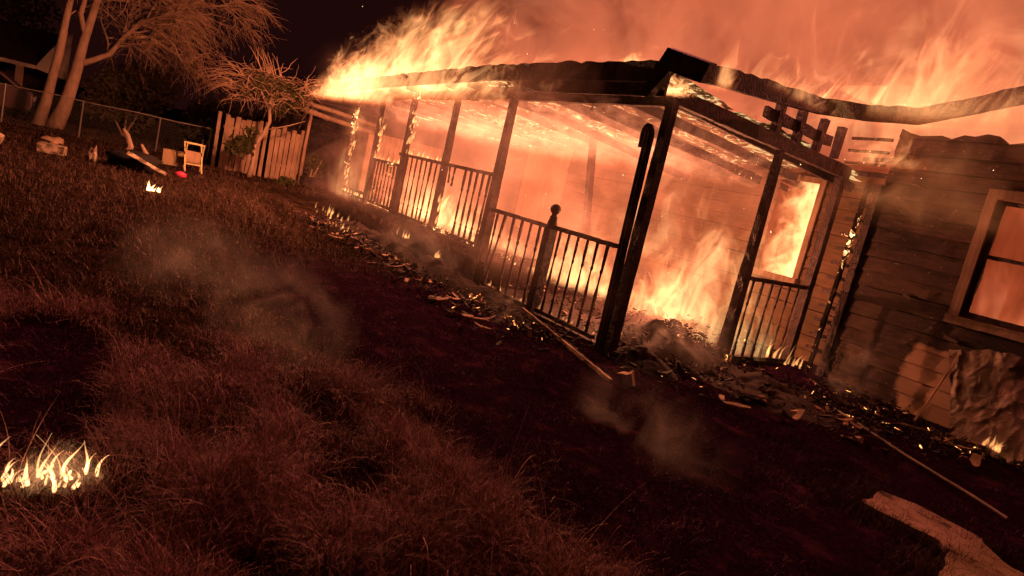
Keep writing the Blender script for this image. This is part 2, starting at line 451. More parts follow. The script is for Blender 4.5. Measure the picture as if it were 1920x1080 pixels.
def grass():
    tall = []; low = []
    tries = 0
    while len(tall) < 56000 and tries < 900000:
        tries += 1
        r = 1.6 + 6.5 * rng.random() ** 1.3
        a = rng.uniform(-1.75, -0.05)
        x, y = r * math.sin(a), r * math.cos(a)
        if y > 2.6 or not in_view(x, y): continue
        b = burnt(x, y)
        if rng.random() < b * 1.02: continue
        dim = min(1, max(0, (-x - 4.3 + (y - 0.4) * 0.8 + fbm(x, y, 51.0, 3) * 0.8) / 1.6))
        if rng.random() < 0.8 * dim: continue
        if math.hypot((x + 2.9) / 0.42, (y - 0.08) / 0.42) < 1 + 0.3 * fbm(x * 6, y * 6, 3) and rng.random() < 0.93: continue
        cl = max(0.02, fbm(x * 1.9, y * 1.9, 5.0, 3) * 1.1 + 0.5)
        if rng.random() > cl: continue
        far = min(1, max(0.35, 1.45 - r / 6.0))
        if rng.random() > far: continue
        tall.append((x, y, gz(x, y) - 0.01, (0.45 + 0.9 * cl) * (0.55 + 0.45 * far) * (1 - 0.45 * dim), 9 * fbm(x * 0.8, y * 0.8, 12.0, 2) + rng.gauss(0, 1.5)))
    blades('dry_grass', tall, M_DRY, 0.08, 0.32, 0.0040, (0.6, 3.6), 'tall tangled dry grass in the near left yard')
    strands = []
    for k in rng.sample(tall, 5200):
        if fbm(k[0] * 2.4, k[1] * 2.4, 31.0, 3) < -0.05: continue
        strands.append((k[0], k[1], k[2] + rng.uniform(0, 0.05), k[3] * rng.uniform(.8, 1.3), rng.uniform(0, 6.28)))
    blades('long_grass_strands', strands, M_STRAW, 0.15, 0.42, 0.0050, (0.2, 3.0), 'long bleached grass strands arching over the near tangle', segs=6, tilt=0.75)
    while len(low) < 46000:
        x = -rng.uniform(1.5, 30) ; y = rng.uniform(-4, 8.5)
        if rng.random() > min(1, 12 / -x): continue
        if not in_view(x, y): continue
        if y > 4.3 and x > -18: continue
        b = burnt(x, y)
        if rng.random() < b * 0.985: continue
        low.append((x, y, gz(x, y) - 0.005, 0.6 + 0.8 * max(0, fbm(x, y, 8.8, 3) * 0.5 + 0.5)))
    blades('short_grass', low, M_LOW, 0.04, 0.13, 0.011, (0.2, 1.5), 'short singed grass over the far left yard', segs=2, tilt=0.6)
    st = []
    while len(st) < 15000:
        r = 2.2 + 8 * rng.random() ** 1.2; a = rng.uniform(-1.6, -0.2)
        x, y = r * math.sin(a), r * math.cos(a)
        if y > 7.2 or (x < -5 and y > 4.6) or (x > -1.9 and 3.4 < y < 5.2) or not in_view(x, y): continue
        if burnt(x, y) < 0.5: continue
        if fbm(x * 2.2, y * 2.2, 41.0, 3) < rng.uniform(-0.3, 0.45): continue
        st.append((x, y, gz(x, y) - 0.004, rng.uniform(.5, 1.3)))
    blades('burnt_stubble', st, m_grass('burnt_stubble', (0.02, 0.007, 0.012), (0.10, 0.035, 0.05), (0.22, 0.09, 0.10)), 0.02, 0.075, 0.005, (0.2, 2.0), 'black burnt grass stubble across the middle of the yard', segs=2, tilt=0.8)
    ed = []
    for _ in range(5200):
        k = rng.choice(((-1.9, 4.55, 0.22, 0.12), (-1.55, 4.62, 0.35, 0.06), (-1.15, 5.1, 0.35, 0.1), (-1.3, 4.3, 0.1, 0.25), (-2.1, 5.0, 0.12, 0.2), (-0.75, 5.15, 0.4, 0.12)))
        x = rng.gauss(k[0], k[2]); y = rng.gauss(k[1], k[3])
        ed.append((x, y, gz(x, y) - 0.01, 0.8))
    blades('path_edge_grass', ed, M_LOW, 0.05, 0.16, 0.004, (0.2, 1.6), 'dark singed grass along the edges of the paved path')
grass()

# ================================================================== the house
M_ASH = m_wood('charred_scrap', (0.012, 0.007, 0.009), (0.07, 0.036, 0.036), 9)
M_SCRAP = m_wood('scorched_scrap_wood', (0.22, 0.12, 0.09), (0.60, 0.38, 0.27), 9)
house = empty('burning_house', (-9.0, 9.0, 0), label='long wooden house ablaze, its charred open porch and railings burning', cat='house')
HL = Vector((-9.0, 9.0, 0))
def H(mb, name, mat, parent=None, smooth=False, label=None):
    """build a house part: world coordinates in, parented to the house"""
    o = mb.build(name, mat, None, smooth)
    o.parent = parent or house
    o.matrix_parent_inverse = Matrix.Translation(-HL) if parent is None else Matrix.Identity(4)
    if label: o['label'] = label
    return o

PF = 5.09      # porch front plane
# decks
mb = MB(); mb.box(-14.3, -7.95, PF - 0.06, 9.25, 0.42, 0.55)
H(mb, 'porch_deck', M_EMBER_LOW)
# the skirt of broken boards under the raised deck
mb = MB(); x = -14.2
while x < -8.0:
    wd = rng.uniform(0.10, 0.22)
    if True:
        zt = 0.41 - (rng.uniform(0, 0.05) if rng.random() < .7 else rng.uniform(0.05, 0.25)); l = rng.uniform(-0.10, 0.06)
        mb.bar((x + wd / 2 + l, PF - 0.02 + rng.uniform(-0.05, 0.05), -0.03), (x + wd / 2, PF + rng.uniform(-0.02, 0.02), zt), 0.02, wd * 1.06, 3, 0.03, upv=(1, 0, 0))
    x += wd
H(mb, 'porch_skirt', M_CHAR)
mb = MB(); mb.bar((-14.3, PF, 0.485), (-7.9, PF, 0.485), 0.06, 0.16, 24, 0.14)
H(mb, 'rim_joist', M_EMBER_LOW)
mb = MB(); mb.box(-7.95, -4.95, PF + 0.05, 8.9, -0.05, 0.05)
H(mb, 'entry_slab', M_CHAR)

def post(x, y, z0, z1, w=0.14, mat=M_CHAR, dx=0.0, label=None, tp=0.85):
    mb = MB(); mb.bar((x, y, z0), (x + dx, y, z1), w, w, 18, 0.05, upv=(0, 1, 0), taper=tp)
    return H(mb, 'porch_post', mat, label=label)
post(-5.0, PF, -0.05, 2.80, 0.115)
post(-7.98, PF, 0.0, 2.80, 0.145, tp=0.6)
post(-9.6, PF, 0.5, 2.72, 0.115, tp=0.7)
post(-11.2, PF, 0.5, 2.66, 0.105, M_EMBER_LOW)
post(-12.63, PF, 0.5, 2.62, 0.09, M_EMBER_LOW)
post(-14.03, PF, 0.5, 2.55, 0.10, M_EMBER, label='burning porch post')
post(-5.0, 7.06, -0.05, 2.74, 0.13, tp=0.62)
post(-5.0, 8.50, -0.05, 2.68, 0.12)
post(-8.5, 7.5, 0.55, 2.85, 0.11, M_EMBER_LOW, dx=-0.55, label='leaning burnt post inside the porch')

# fluted downspout beside the corner post, its top curled over
def downspout():
    mb = MB(); pts = []
    x0, x1 = -5.07, -5.13
    for i in range(12):
        t = i / 11; pts.append((x0 + (x1 - x0) * t, PF - 0.07, 0.02 + 2.36 * t))
    c = (-5.13 - 0.05, 2.38)
    for i in range(1, 9):
        a = i / 8 * math.pi * 1.05
        pts.append((c[0] + 0.05 * math.cos(a) , PF - 0.07, c[1] + 0.10 * math.sin(a) ))
    pts.append((pts[-1][0] + 0.0, PF - 0.07, pts[-1][2] - 0.10))
    n = len(pts)
    prof = [(a * 0.68, b * 0.7) for a, b in [(-0.085, 0.0), (-0.085, -0.05), (-0.06, -0.05), (-0.05, -0.03), (-0.03, -0.03), (-0.02, -0.055), (0.02, -0.055), (0.03, -0.03), (0.05, -0.03), (0.06, -0.05), (0.085, -0.05), (0.085, 0.0)]]
    vs_ = []
    for i, p in enumerate(pts):
        d = Vector(pts[min(i + 1, n - 1)]) - Vector(pts[max(i - 1, 0)]); d.normalize()
        s = d.cross(Vector((0, 1, 0))).normalized()
        k = 1.0 if i < 11 else 1 - 0.055 * (i - 11)
        k2 = k * (1 + 0.04 * fbm(i * 0.8, 0, 0))
        for (a, b) in prof: vs_.append(Vector(p) - s * a * k2 + Vector((0, b * k, 0)))
    m = len(prof)
    fs = [(i * m + j, i * m + j + 1, (i + 1) * m + j + 1, (i + 1) * m + j) for i in range(n - 1) for j in range(m - 1)]
    fs += [(i * m + m - 1, i * m, (i + 1) * m, (i + 1) * m + m - 1) for i in range(n - 1)]
    fs.append(tuple(range(m))[::-1]); fs.append(tuple((n - 1) * m + j for j in range(m)))
    mb.add(vs_, fs)
    t = NT('sooted_metal'); nn = t.noise(t.pos(), 8, 4, 0.6)
    t.bsdf(t.ramp(nn, [(0.3, (0.03, 0.018, 0.02)), (0.75, (0.15, 0.09, 0.09))]), 0.5, t.bump(nn, 0.4, 0.01), 0.4, metal=0.3)
    H(mb, 'downspout', t.m, label='bent fluted downspout curled over at the top beside the corner post')
    return t.m
M_SOOTM = downspout()

# newel with ball finial
nw = MB()
nw.bar((-6.5, PF, -0.02), (-6.5, PF, 1.16), 0.125, 0.125, 8, 0.03, upv=(0, 1, 0))
o_newel = H(nw, 'newel_post', M_CHAR)
mb = MB(); mb.lathe(-6.5, PF, [(1.155, 0.082), (1.18, 0.084), (1.20, 0.07), (1.28, 0.05), (1.305, 0.05), (1.32, 0.035), (1.335, 0.035)] +
                    [(1.335 + 0.065 * (1 - math.cos(a)) , max(0.004, 0.068 * math.sin(a))) for a in [math.pi * (0.2 + 0.8 * i / 9) for i in range(10)]], 14)
f = mb.build('finial', M_CHAR, o_newel, True)

def turned(z0, z1, r=0.021):
    h = z1 - z0
    pr = [(0, 1.0), (0.12, 1.0), (0.16, .75), (0.18, 1.1), (0.21, .55), (0.30, .9), (0.42, .95), (0.55, .6), (0.66, .5), (0.70, .95), (0.73, .7), (0.80, .95), (1, 1.0)]
    return [(z0 + h * t, r * k) for t, k in pr]

def railing(a, b, zt, zb, skip=(), short=(), lean={}, n=8, mat=M_CHAR, rmat=None, topmat=None, label=None, br=0.021):
    a = Vector((*a, 0)); b = Vector((*b, 0))
    mb = MB(); mb.bar(a + Vector((0, 0, zt)), b + Vector((0, 0, zt)), 0.075, 0.05, 16, 0.16)
    top = H(mb, 'railing', topmat or mat, label=label)
    mb = MB(); mb.bar(a + Vector((0, 0, zb)), b + Vector((0, 0, zb)), 0.06, 0.05, 14, 0.16)
    mb.build('bottom_rail', rmat or mat, top)
    for i in range(n):
        if i in skip: continue
        t = (i + 0.7) / (n + 0.4); p = a.lerp(b, t)
        mb = MB()
        z0 = zb + 0.02
        if i in short: z0 = zt - short[i]
        pr = turned(z0, zt - 0.02, br * rng.uniform(0.85, 1.1))
        dx = lean.get(i, rng.uniform(-0.012, 0.012)); d = (b - a).normalized()
        pts = [(p.x + d.x * dx * (1 - (z - z0) / (zt - z0)), p.y + d.y * dx * (1 - (z - z0) / (zt - z0)) + rng.uniform(-.003, .003), z) for z, r in pr]
        mb.tube(pts, [r * rng.uniform(0.88, 1.1) for z, r in pr], 7)
        mb.build('baluster', mat, top)
    return top
railing((-14.0, PF), (-12.7, PF), 0.72, 0.60, n=3, mat=M_EMBER)
railing((-12.57, PF), (-11.26, PF), 1.44, 0.62, n=8, mat=M_EMBER, br=0.02)
railing((-11.35, PF), (-9.55, PF), 1.65, 0.60, n=9, mat=M_EMBER_LOW, topmat=M_EMBER_LOW, rmat=M_EMBER, lean={4: 0.04, 6: -0.05}, br=0.018)
railing((-9.54, PF), (-8.06, PF), 1.65, 0.60, n=8, rmat=M_EMBER, skip=(2,), short={0: 0.28, 1: 0.32}, lean={0: 0.05})
railing((-7.9, PF), (-6.58, PF), 1.17, 0.10, n=6, lean={1: -0.18, 0: -0.02})
railing((-6.42, PF), (-5.30, PF), 1.18, 0.12, n=6)
railing((-5.0, 7.13), (-5.0, 8.43), 1.11, 0.06, n=6, lean={3: -0.02})

# headers, fascia, ceiling
mb = MB(); mb.bar((-14.1, PF, 2.66), (-9.0, PF, 2.76), 0.07, 0.14, 26, 0.15)
H(mb, 'porch_beam', M_EMBER)
mb = MB(); mb.bar((-9.0, PF, 2.80), (-5.0, PF, 2.80), 0.09, 0.17, 22, 0.07)
H(mb, 'porch_beam', M_CHAR)
mb = MB(); mb.box(-7.7, -4.9, 4.73, 5.02, 2.89, 2.915)
H(mb, 'soffit', M_CHAR)
mb = MB(); mb.bar((-7.6, 4.80, 2.84), (-4.85, 4.80, 2.82), 0.03, 0.14, 16, 0.06)
H(mb, 'soffit_board', M_CHAR)
mb = MB(); mb.bar((-5.0, PF + 0.06, 2.83), (-5.0, 8.62, 2.72), 0.09, 0.16, 22, 0.06)
H(mb, 'side_beam', M_CHAR)
for y in (6.85, 7.3, 7.75, 8.2):
    mb = MB(); mb.bar((-5.0, y, 2.84), (-5.0, y + rng.uniform(-.03, .03), 3.24), 0.09, 0.09, 4, 0.12, upv=(0, 1, 0))
    H(mb, 'cripple_stud', M_CHAR)
mb = MB(); mb.bar((-5.02, 6.6, 3.05), (-5.02, 8.05, 3.02), 0.05, 0.13, 10, 0.12)
H(mb, 'blocking_board', M_CHAR)

def ribbon(pts, h, th, name, mat, seg=8, rag=0.03, label=None):
    """a roof edge board along pts with a burnt, ragged top edge"""
    P_ = []
    for i in range(len(pts) - 1):
        a = Vector(pts[i]); b = Vector(pts[i + 1])
        k = max(2, int((b - a).length / 0.09))
        for j in range(k): P_.append(a.lerp(b, j / k))
    P_.append(Vector(pts[-1]))
    vs_ = []; n = len(P_)
    for i, p in enumerate(P_):
        d = P_[min(i + 1, n - 1)] - P_[max(i - 1, 0)]; s = Vector((d.y, -d.x, 0)).normalized()
        top = h / 2 + fbm(i * 0.55, 0, h * 7, 4) * rag; bot = -h / 2 + fbm(i * 0.25, 5, 0, 3) * rag * 0.2
        bulge = fbm(i * 0.08, 9, 1, 2) * 0.012
        for (a, b) in ((0.5, bot), (-0.5, bot), (-0.5 , top), (0.5, top)):
            vs_.append(p + s * (a * th + bulge) + Vector((0, 0, b)))
    fs = [(3, 2, 1, 0)]
    for i in range(n - 1):
        m = i * 4
        for j in range(4): fs.append((m + j, m + (j + 1) % 4, m + 4 + (j + 1) % 4, m + 4 + j))
    m = (n - 1) * 4; fs.append((m, m + 1, m + 2, m + 3))
    mb = MB(); mb.add(vs_, fs)
    return H(mb, name, mat, label=label)
ribbon([(-14.4, 4.69, 2.70), (-12.0, 4.69, 2.84), (-9.6, 4.69, 2.93), (-8.0, 4.69, 2.98), (-6.3, 4.69, 2.985), (-4.75, 4.69, 2.96)], 0.20, 0.06, 'roof_fascia', M_CHAR, rag=0.022)
ribbon([(-4.66, 4.72, 3.02), (-4.62, 5.4, 3.09), (-4.66, 6.4, 3.18), (-4.72, 7.2, 3.27), (-4.55, 7.9, 3.37), (-4.1, 8.2, 3.42), (-3.6, 8.22, 3.56), (-3.05, 8.22, 3.72)], 0.19, 0.07, 'roof_fascia', M_CHAR, rag=0.02, label='sagging charred side roof edge')
# broken corner piece hanging off the roof edge
mb = MB()
A = [(-4.72, 4.55, 3.15), (-4.15, 4.55, 2.99), (-4.21, 4.55, 2.82), (-4.62, 4.55, 2.93), (-4.84, 4.55, 2.68), (-4.95, 4.55, 2.73), (-4.86, 4.55, 2.90)]
n = len(A)
mb.v = [(x, y, z) for x, y, z in A] + [(x - 0.03, y + 0.12, z + 0.03) for x, y, z in A]
mb.f = [tuple(range(n))[::-1], tuple(range(n, 2 * n))] + [(i, (i + 1) % n, (i + 1) % n + n, i + n) for i in range(n)]
H(mb, 'broken_gutter_piece', M_CHAR, label='broken boxed gutter piece hanging at the roof corner')

def ceiling():
    xs = np.linspace(-14.2, -5.08, 84); ys = np.linspace(4.95, 9.2, 44)
    V = []
    for y in ys:
        for x in xs:
            t = (y - 4.75) / 4.45
            z = 2.97 - 0.22 * t - 0.28 * max(0, (-10 - x) / 4.3) + fbm(x * 0.9, y * 1.1, 4.4) * 0.07
            if x < -7.2: z -= 0.18 * math.exp(-((x + 10.2) / 1.6) ** 2) * math.sin(min(1, t * 1.2) * math.pi)
            V.append((x, y, z + fbm(x * 3.5, y * 3.5, 1.1, 3) * 0.03))
    nx, ny = len(xs), len(ys)
    V2 = [(x, y, z + 0.07) for x, y, z in V]
    N = nx * ny; F = []
    for j in range(ny - 1):
        for i in range(nx - 1):
            a = j * nx + i
            cx, cyy = (xs[i], ys[j])
            if fbm(cx * 0.8, cyy * 0.9, 7.7, 3) > 0.42: continue
            F.append((a, a + nx, a + nx + 1, a + 1)); F.append((a + N, a + N + 1, a + N + nx + 1, a + N + nx))
    np_o = np_mesh('porch_ceiling', np.array(V + V2), np.array(F), M_CEIL, smooth=True)
    np_o.parent = house; np_o.matrix_parent_inverse = Matrix.Translation(-HL)
    mb = MB()
    for i in range(13):
        x = -13.9 + i * 0.72
        if i in (5, 8): continue
        z1 = 2.86 - 0.28 * max(0, (-10 - x) / 4.3)
        mb.bar((x, 4.8, z1 + 0.02), (x + rng.uniform(-.15, .15), 9.1, 2.60 + rng.uniform(-.06, .02)), 0.05, 0.12, 14, 0.12)
    mb.bar((-8.6, 6.0, 2.8), (-7.5, 8.4, 2.3), 0.06, 0.11, 8, 0.15)
    mb.bar((-6.9, 5.6, 2.8), (-6.0, 8.2, 2.42), 0.06, 0.11, 8, 0.15)
    H(mb, 'ceiling_joists', M_EMBER_LOW)
ceiling()

# ---------------- clapboard walls
def m_siding(name, c1, c2, mask=False):
    t = NT(name); p = t.pos(); x, y, z = t.sep(p)
    n = t.noise(t.mapping(p, scale=(0.18, 1, 1)), 26, 5, 0.65, 0.1); n2 = t.noise(p, 1.6, 4, 0.6)
    c = t.ramp(t.math('ADD', t.math('MULTIPLY', n, 0.5), t.math('MULTIPLY', n2, 0.5)), [(0.38, c1), (0.62, c2)])
    c = t.mix(t.smooth(t.noise(t.mapping(p, scale=(0.25, 0.2, 2.6)), 2.2, 2), 0.35, 0.65), t.mix(0.45, c, c1), c)
    fl = t.smooth(t.noise(t.mapping(p, scale=(0.5, 1, 1)), 34, 4, 0.7), 0.64, 0.70)
    c = t.mix(fl, c, (0.26, 0.17, 0.13))
    if mask:
        # paint that the fire has not reached, low on the wall
        e = t.math('ADD', t.math('MULTIPLY', t.math('SUBTRACT', t.noise(p, 3.2, 4), 0.5), 0.35), 0.0)
        a = t.math('MULTIPLY', t.smooth(t.math('ADD', x, e), -3.55, -3.48), t.smooth(t.math('SUBTRACT', 0.84, t.math('ADD', z, e)), 0.0, 0.05))
        c = t.mix(a, c, t.mix(n, (0.30, 0.17, 0.12), (0.42, 0.26, 0.19)))
    t.bsdf(c, 0.8, t.bump(t.math('ADD', n, t.math('MULTIPLY', fl, 0.5)), 0.4, 0.004), 0.25)
    return t.m
M_SIDE = m_siding('scorched_clapboard', (0.018, 0.010, 0.010), (0.10, 0.055, 0.045), True)
M_SIDE2 = m_siding('smoke_stained_clapboard', (0.08, 0.045, 0.025), (0.17, 0.095, 0.055))

def clapwall(x0, x1, y, z0, z1, holes, name, mat, pitch=0.19, th=0.12, rag=0.0):
    """lapped boards facing -y with real openings; holes = (x0,x1,z0,z1)"""
    mb = MB(); z = z0; bi = 0
    while z < z1:
        zt = min(z + pitch, z1); bi += 1
        spans = [(x0, x1)]
        zm = (z + zt) / 2
        for (a, b, c, d) in holes:
            if c < zm < d:
                ns = []
                for (s, e) in spans:
                    if b <= s or a >= e: ns.append((s, e)); continue
                    if a > s: ns.append((s, a))
                    if b < e: ns.append((b, e))
                spans = ns
        for (s, e) in spans:
            k = max(2, int((e - s) / 0.12)); vs_ = []; jo = jl = 0.0
            for i in range(k + 1):
                xx = s + (e - s) * i / k
                wv = fbm(xx * 1.2, bi * 3.1, 0.4, 3) * 0.006; zz = fbm(xx * 1.6, bi * 1.7, 6.0, 3) * 0.007
                if rng.random() < 0.045: jo = rng.uniform(-.012, .012); jl = rng.uniform(-.010, .014)
                zz += jo; wv += jl
                lip = 0.028 + wv + (0.02 if rng.random() < 0.03 else 0)
                ztt = zt + (fbm(xx * 3, 1, 1, 4) * rag if zt >= z1 - 1e-6 else 0)
                vs_ += [(xx, y - lip, z + zz + 0.006), (xx, y - 0.006, ztt), (xx, y + th, ztt), (xx, y + th, z - 0.02), (xx, y + 0.03, z + 0.003)]
            fs = []
            for i in range(k):
                m = i * 5
                for j in range(5):
                    fs.append((m + j, m + 5 + j, m + 5 + (j + 1) % 5, m + (j + 1) % 5))
            fs += [(0, 1, 2, 3, 4), tuple(k * 5 + q for q in (4, 3, 2, 1, 0))]
            mb.add(vs_, fs)
        z = zt
    return H(mb, name, mat)

DOOR = (-13.6, -11.75, 0.55, 2.62); WIN1 = (-6.50, -5.72, 1.16, 2.60)
clapwall(-14.3, -4.5, 9.3, 0.0, 2.95, [DOOR, WIN1], 'back_wall', M_SIDE2, rag=0.1)
WIN2 = (-3.16, -2.20, 1.27, 2.62)
clapwall(-4.45, -0.6, 8.59, 0.0, 3.30, [WIN2], 'wing_wall', M_SIDE, rag=0.12)
for i in range(7):
    x = rng.uniform(-4.3, -3.4) if i % 2 else rng.uniform(-4.3, -2.3); z = 0.19 * rng.randint(3, 14) + 0.02
    if -3.4 < x < -2.1 and z > 1.0: z = 1.0
    l = rng.uniform(.12, .4)
    mb = MB(); mb.bar((x, 8.53, z), (x + l, 8.50 - rng.uniform(0, .05), z - rng.uniform(0, .06)), 0.006, rng.uniform(.015, .04), 6, 0.35)
    H(mb, 'peeling_strip', M_SIDE)
mb = MB(); mb.bar((-4.50, 8.57, -0.02), (-4.50, 8.57, 2.62), 0.10, 0.10, 12, 0.04, upv=(0, 1, 0))
H(mb, 'corner_board', M_CHAR)
mb = MB(); mb.box(-4.44, -4.36, 8.72, 9.3, 0, 3.1)
H(mb, 'wing_side_wall', M_SIDE)
# exposed battens in the recess between the last post and the wing
mb = MB()
for i in range(14):
    z = 0.30 + i * 0.205
    mb.bar((-4.98, 8.86, z), (-4.56, 8.80, z + rng.uniform(-.01, .01)), 0.03, 0.05, 4, 0.15)
H(mb, 'wall_battens', M_EMBER_LOW)
mb = MB(); mb.bar((-4.78, 8.74, 0.05), (-4.74, 8.74, 2.6), 0.05, 0.05, 8, 0.12, upv=(0, 1, 0))
H(mb, 'stud', M_EMBER)
mb = MB()
for i in range(3):
    z = 2.84 + i * 0.16
    mb.bar((-4.98, 8.45, z), (-4.45, 8.45, z + 0.01), 0.03, 0.035, 4, 0.15)
H(mb, 'gable_battens', M_EMBER)

M_TRIM = m_wood('scorched_trim', (0.09, 0.05, 0.035), (0.36, 0.24, 0.17), 5)
def window(x0, x1, y, z0, z1, mat, sash, wt=0.11, depth=0.14):
    mb = MB(); yf = y - 0.055
    mb.bar((x0 - wt / 2, yf, z0 - 0.05), (x0 - wt / 2, yf, z1 + wt), 0.03, wt, 10, 0.07, upv=(1, 0, 0))
    mb.bar((x1 + wt / 2, yf, z0 - 0.05), (x1 + wt / 2, yf, z1 + wt), 0.03, wt, 10, 0.07, upv=(1, 0, 0))
    mb.bar((x0 + 0.002, yf - 0.004, z1 + wt / 2), (x1 - 0.002, yf - 0.004, z1 + wt / 2), 0.03, wt, 8, 0.07)
    fr = H(mb, 'window', mat)
    mb = MB(); mb.bar((x0 - wt, y - 0.075, z0 - 0.055), (x1 + wt, y - 0.075, z0 - 0.055), 0.10, 0.09, 12, 0.10)
    mb.build('window_sill', mat, fr)
    if sash:
        zm = z0 + (z1 - z0) * 0.53
        mb = MB()
        mb.bar((x0 + 0.03, y + 0.03, z0), (x0 + 0.03, y + 0.03, z1), 0.035, 0.055, 12, 0.25, upv=(1, 0, 0))
        mb.bar((x1 - 0.03, y + 0.03, z0), (x1 - 0.03, y + 0.03, z1), 0.035, 0.055, 12, 0.25, upv=(1, 0, 0))
        mb.bar((x0 + 0.05, y + 0.033, z0 + 0.025), (x1 - 0.05, y + 0.033, z0 + 0.025), 0.035, 0.06, 12, 0.4)
        mb.bar((x0 + 0.05, y + 0.033, zm), (x1 - 0.05, y + 0.033, zm), 0.035, 0.045, 14, 0.2)
        mb.bar((x0 + 0.05, y + 0.033, z1 - 0.02), (x1 - 0.05, y + 0.033, z1 - 0.02), 0.035, 0.05, 12, 0.3)
        mb.build('window_sash', M_CHAR, fr)
    return fr
window(*WIN2[:2], 8.59, *WIN2[2:], M_TRIM, True)
window(*WIN1[:2], 9.3, *WIN1[2:], M_TRIM, False, wt=0.09)
# room shells behind the openings
M_ROOM = m_wood('burning_room_plaster', (0.25, 0.14, 0.08), (0.5, 0.3, 0.18), 2)
mb = MB()
mb.box(-14.3, -4.5, 12.6, 12.7, 0, 2.9); mb.box(-14.4, -14.305, 9.43, 12.7, 0, 2.9); mb.box(-9.1, -9.0, 9.43, 12.6, 0, 2.9)
H(mb, 'inner_walls', M_ROOM)
mb = MB(); mb.box(-4.3, -0.6, 11.6, 11.7, 0, 3.0); mb.box(-0.7, -0.6, 8.75, 11.6, 0, 3.0); mb.box(-4.3, -4.2, 8.75, 11.6, 0, 3.0)
H(mb, 'wing_inner_walls', M_ROOM)
mb = MB(); mb.box(-14.3, -0.6, 9.45, 12.7, 0.0, 0.12)
H(mb, 'inner_floor', M_EMBER_LOW)
mb = MB()
for i in range(16):
    x = -14.0 + i * 0.62
    mb.bar((x, 9.4, 2.95), (x + rng.uniform(-.2, .2), 12.6, 3.0 + rng.uniform(-.3, .1)), 0.05, 0.13, 8, 0.15)
H(mb, 'burnt_roof_rafters', M_EMBER_LOW)

# crumpled foil-faced sheet hanging off the wing wall
def sheet():
    nx, nz_ = 120, 84; V = []
    for j in range(nz_ + 1):
        for i in range(nx + 1):
            u, v = i / nx, j / nz_
            x = -3.12 + u * 2.0 + (1 - v) * 0.42 * (1 - u)
            ztop = 0.93 + 0.22 * u + fbm(u * 5, 0.3, 2, 3) * 0.10
            z = -0.02 + v * ztop
            f1 = 1 - abs(mnoise.noise(Vector((x * 2.4 + z * 1.2, z * 1.1 - x * 0.6, 3)))) * 2
            f2 = 1 - abs(mnoise.noise(Vector((x * 6.5 - z * 2.6, z * 3.6 + x * 2, 8)))) * 2
            V.append((x, 8.30 + 0.16 * v - 0.028 * max(0, f1) ** 5 - 0.010 * max(0, f2) ** 3 + fbm(x * 3, z * 3, 0, 3) * 0.03 - 0.22 * (1 - v) ** 2, z))
    n = nx + 1
    F = np.array([(j * n + i, j * n + i + 1, (j + 1) * n + i + 1, (j + 1) * n + i) for j in range(nz_) for i in range(nx)])
    t = NT('sooted_foil'); p = t.pos(); nn = t.noise(p, 5, 5, 0.6)
    t.bsdf(t.ramp(nn, [(0.3, (0.10, 0.06, 0.045)), (0.7, (0.24, 0.145, 0.11))]), 0.5, t.bump(t.noise(p, 9, 5, 0.6, 1.2), 0.6, 0.03), 0.5, metal=0.1)
    o = np_mesh('foil_sheet', np.array(V), F, t.m, smooth=True)
    tag(o, 'crumpled brown foil sheet hanging against the wall below the right window', 'sheet')
sheet()

# ================================================================== debris
M_FENCE = m_wood('weathered_fence_boards', (0.20, 0.12, 0.08), (0.60, 0.40, 0.27), 5)
def scrap(x, y, z, l, wd, yaw, pitch_, mat, curl=0.0, th=0.012):
    mb = MB(); n = 6; vs_ = []
    for i in range(n + 1):
        t = i / n - 0.5
        w2 = wd / 2 * (1 - 0.5 * abs(2 * t) ** 3 * rng.uniform(0.5, 1.3)); o_ = rng.uniform(-.12, .12) * wd
        zc = curl * (2 * t) ** 2 * l * 0.5
        for (a, b) in ((-1, -1), (1, -1), (1, 1), (-1, 1)):
            vs_.append((t * l, a * w2 * rng.uniform(.8, 1.1) + o_, zc + b * th / 2))
    fs = [(3, 2, 1, 0)]
    for i in range(n):
        m = i * 4
        for j in range(4): fs.append((m + j, m + (j + 1) % 4, m + 4 + (j + 1) % 4, m + 4 + j))
    m = n * 4; fs.append((m, m + 1, m + 2, m + 3)); mb.add(vs_, fs)
    o = mb.build('charred_scrap', mat, loc=(x, y, z)); o.rotation_euler = (rng.uniform(-.3, .3), pitch_, yaw)
    return o

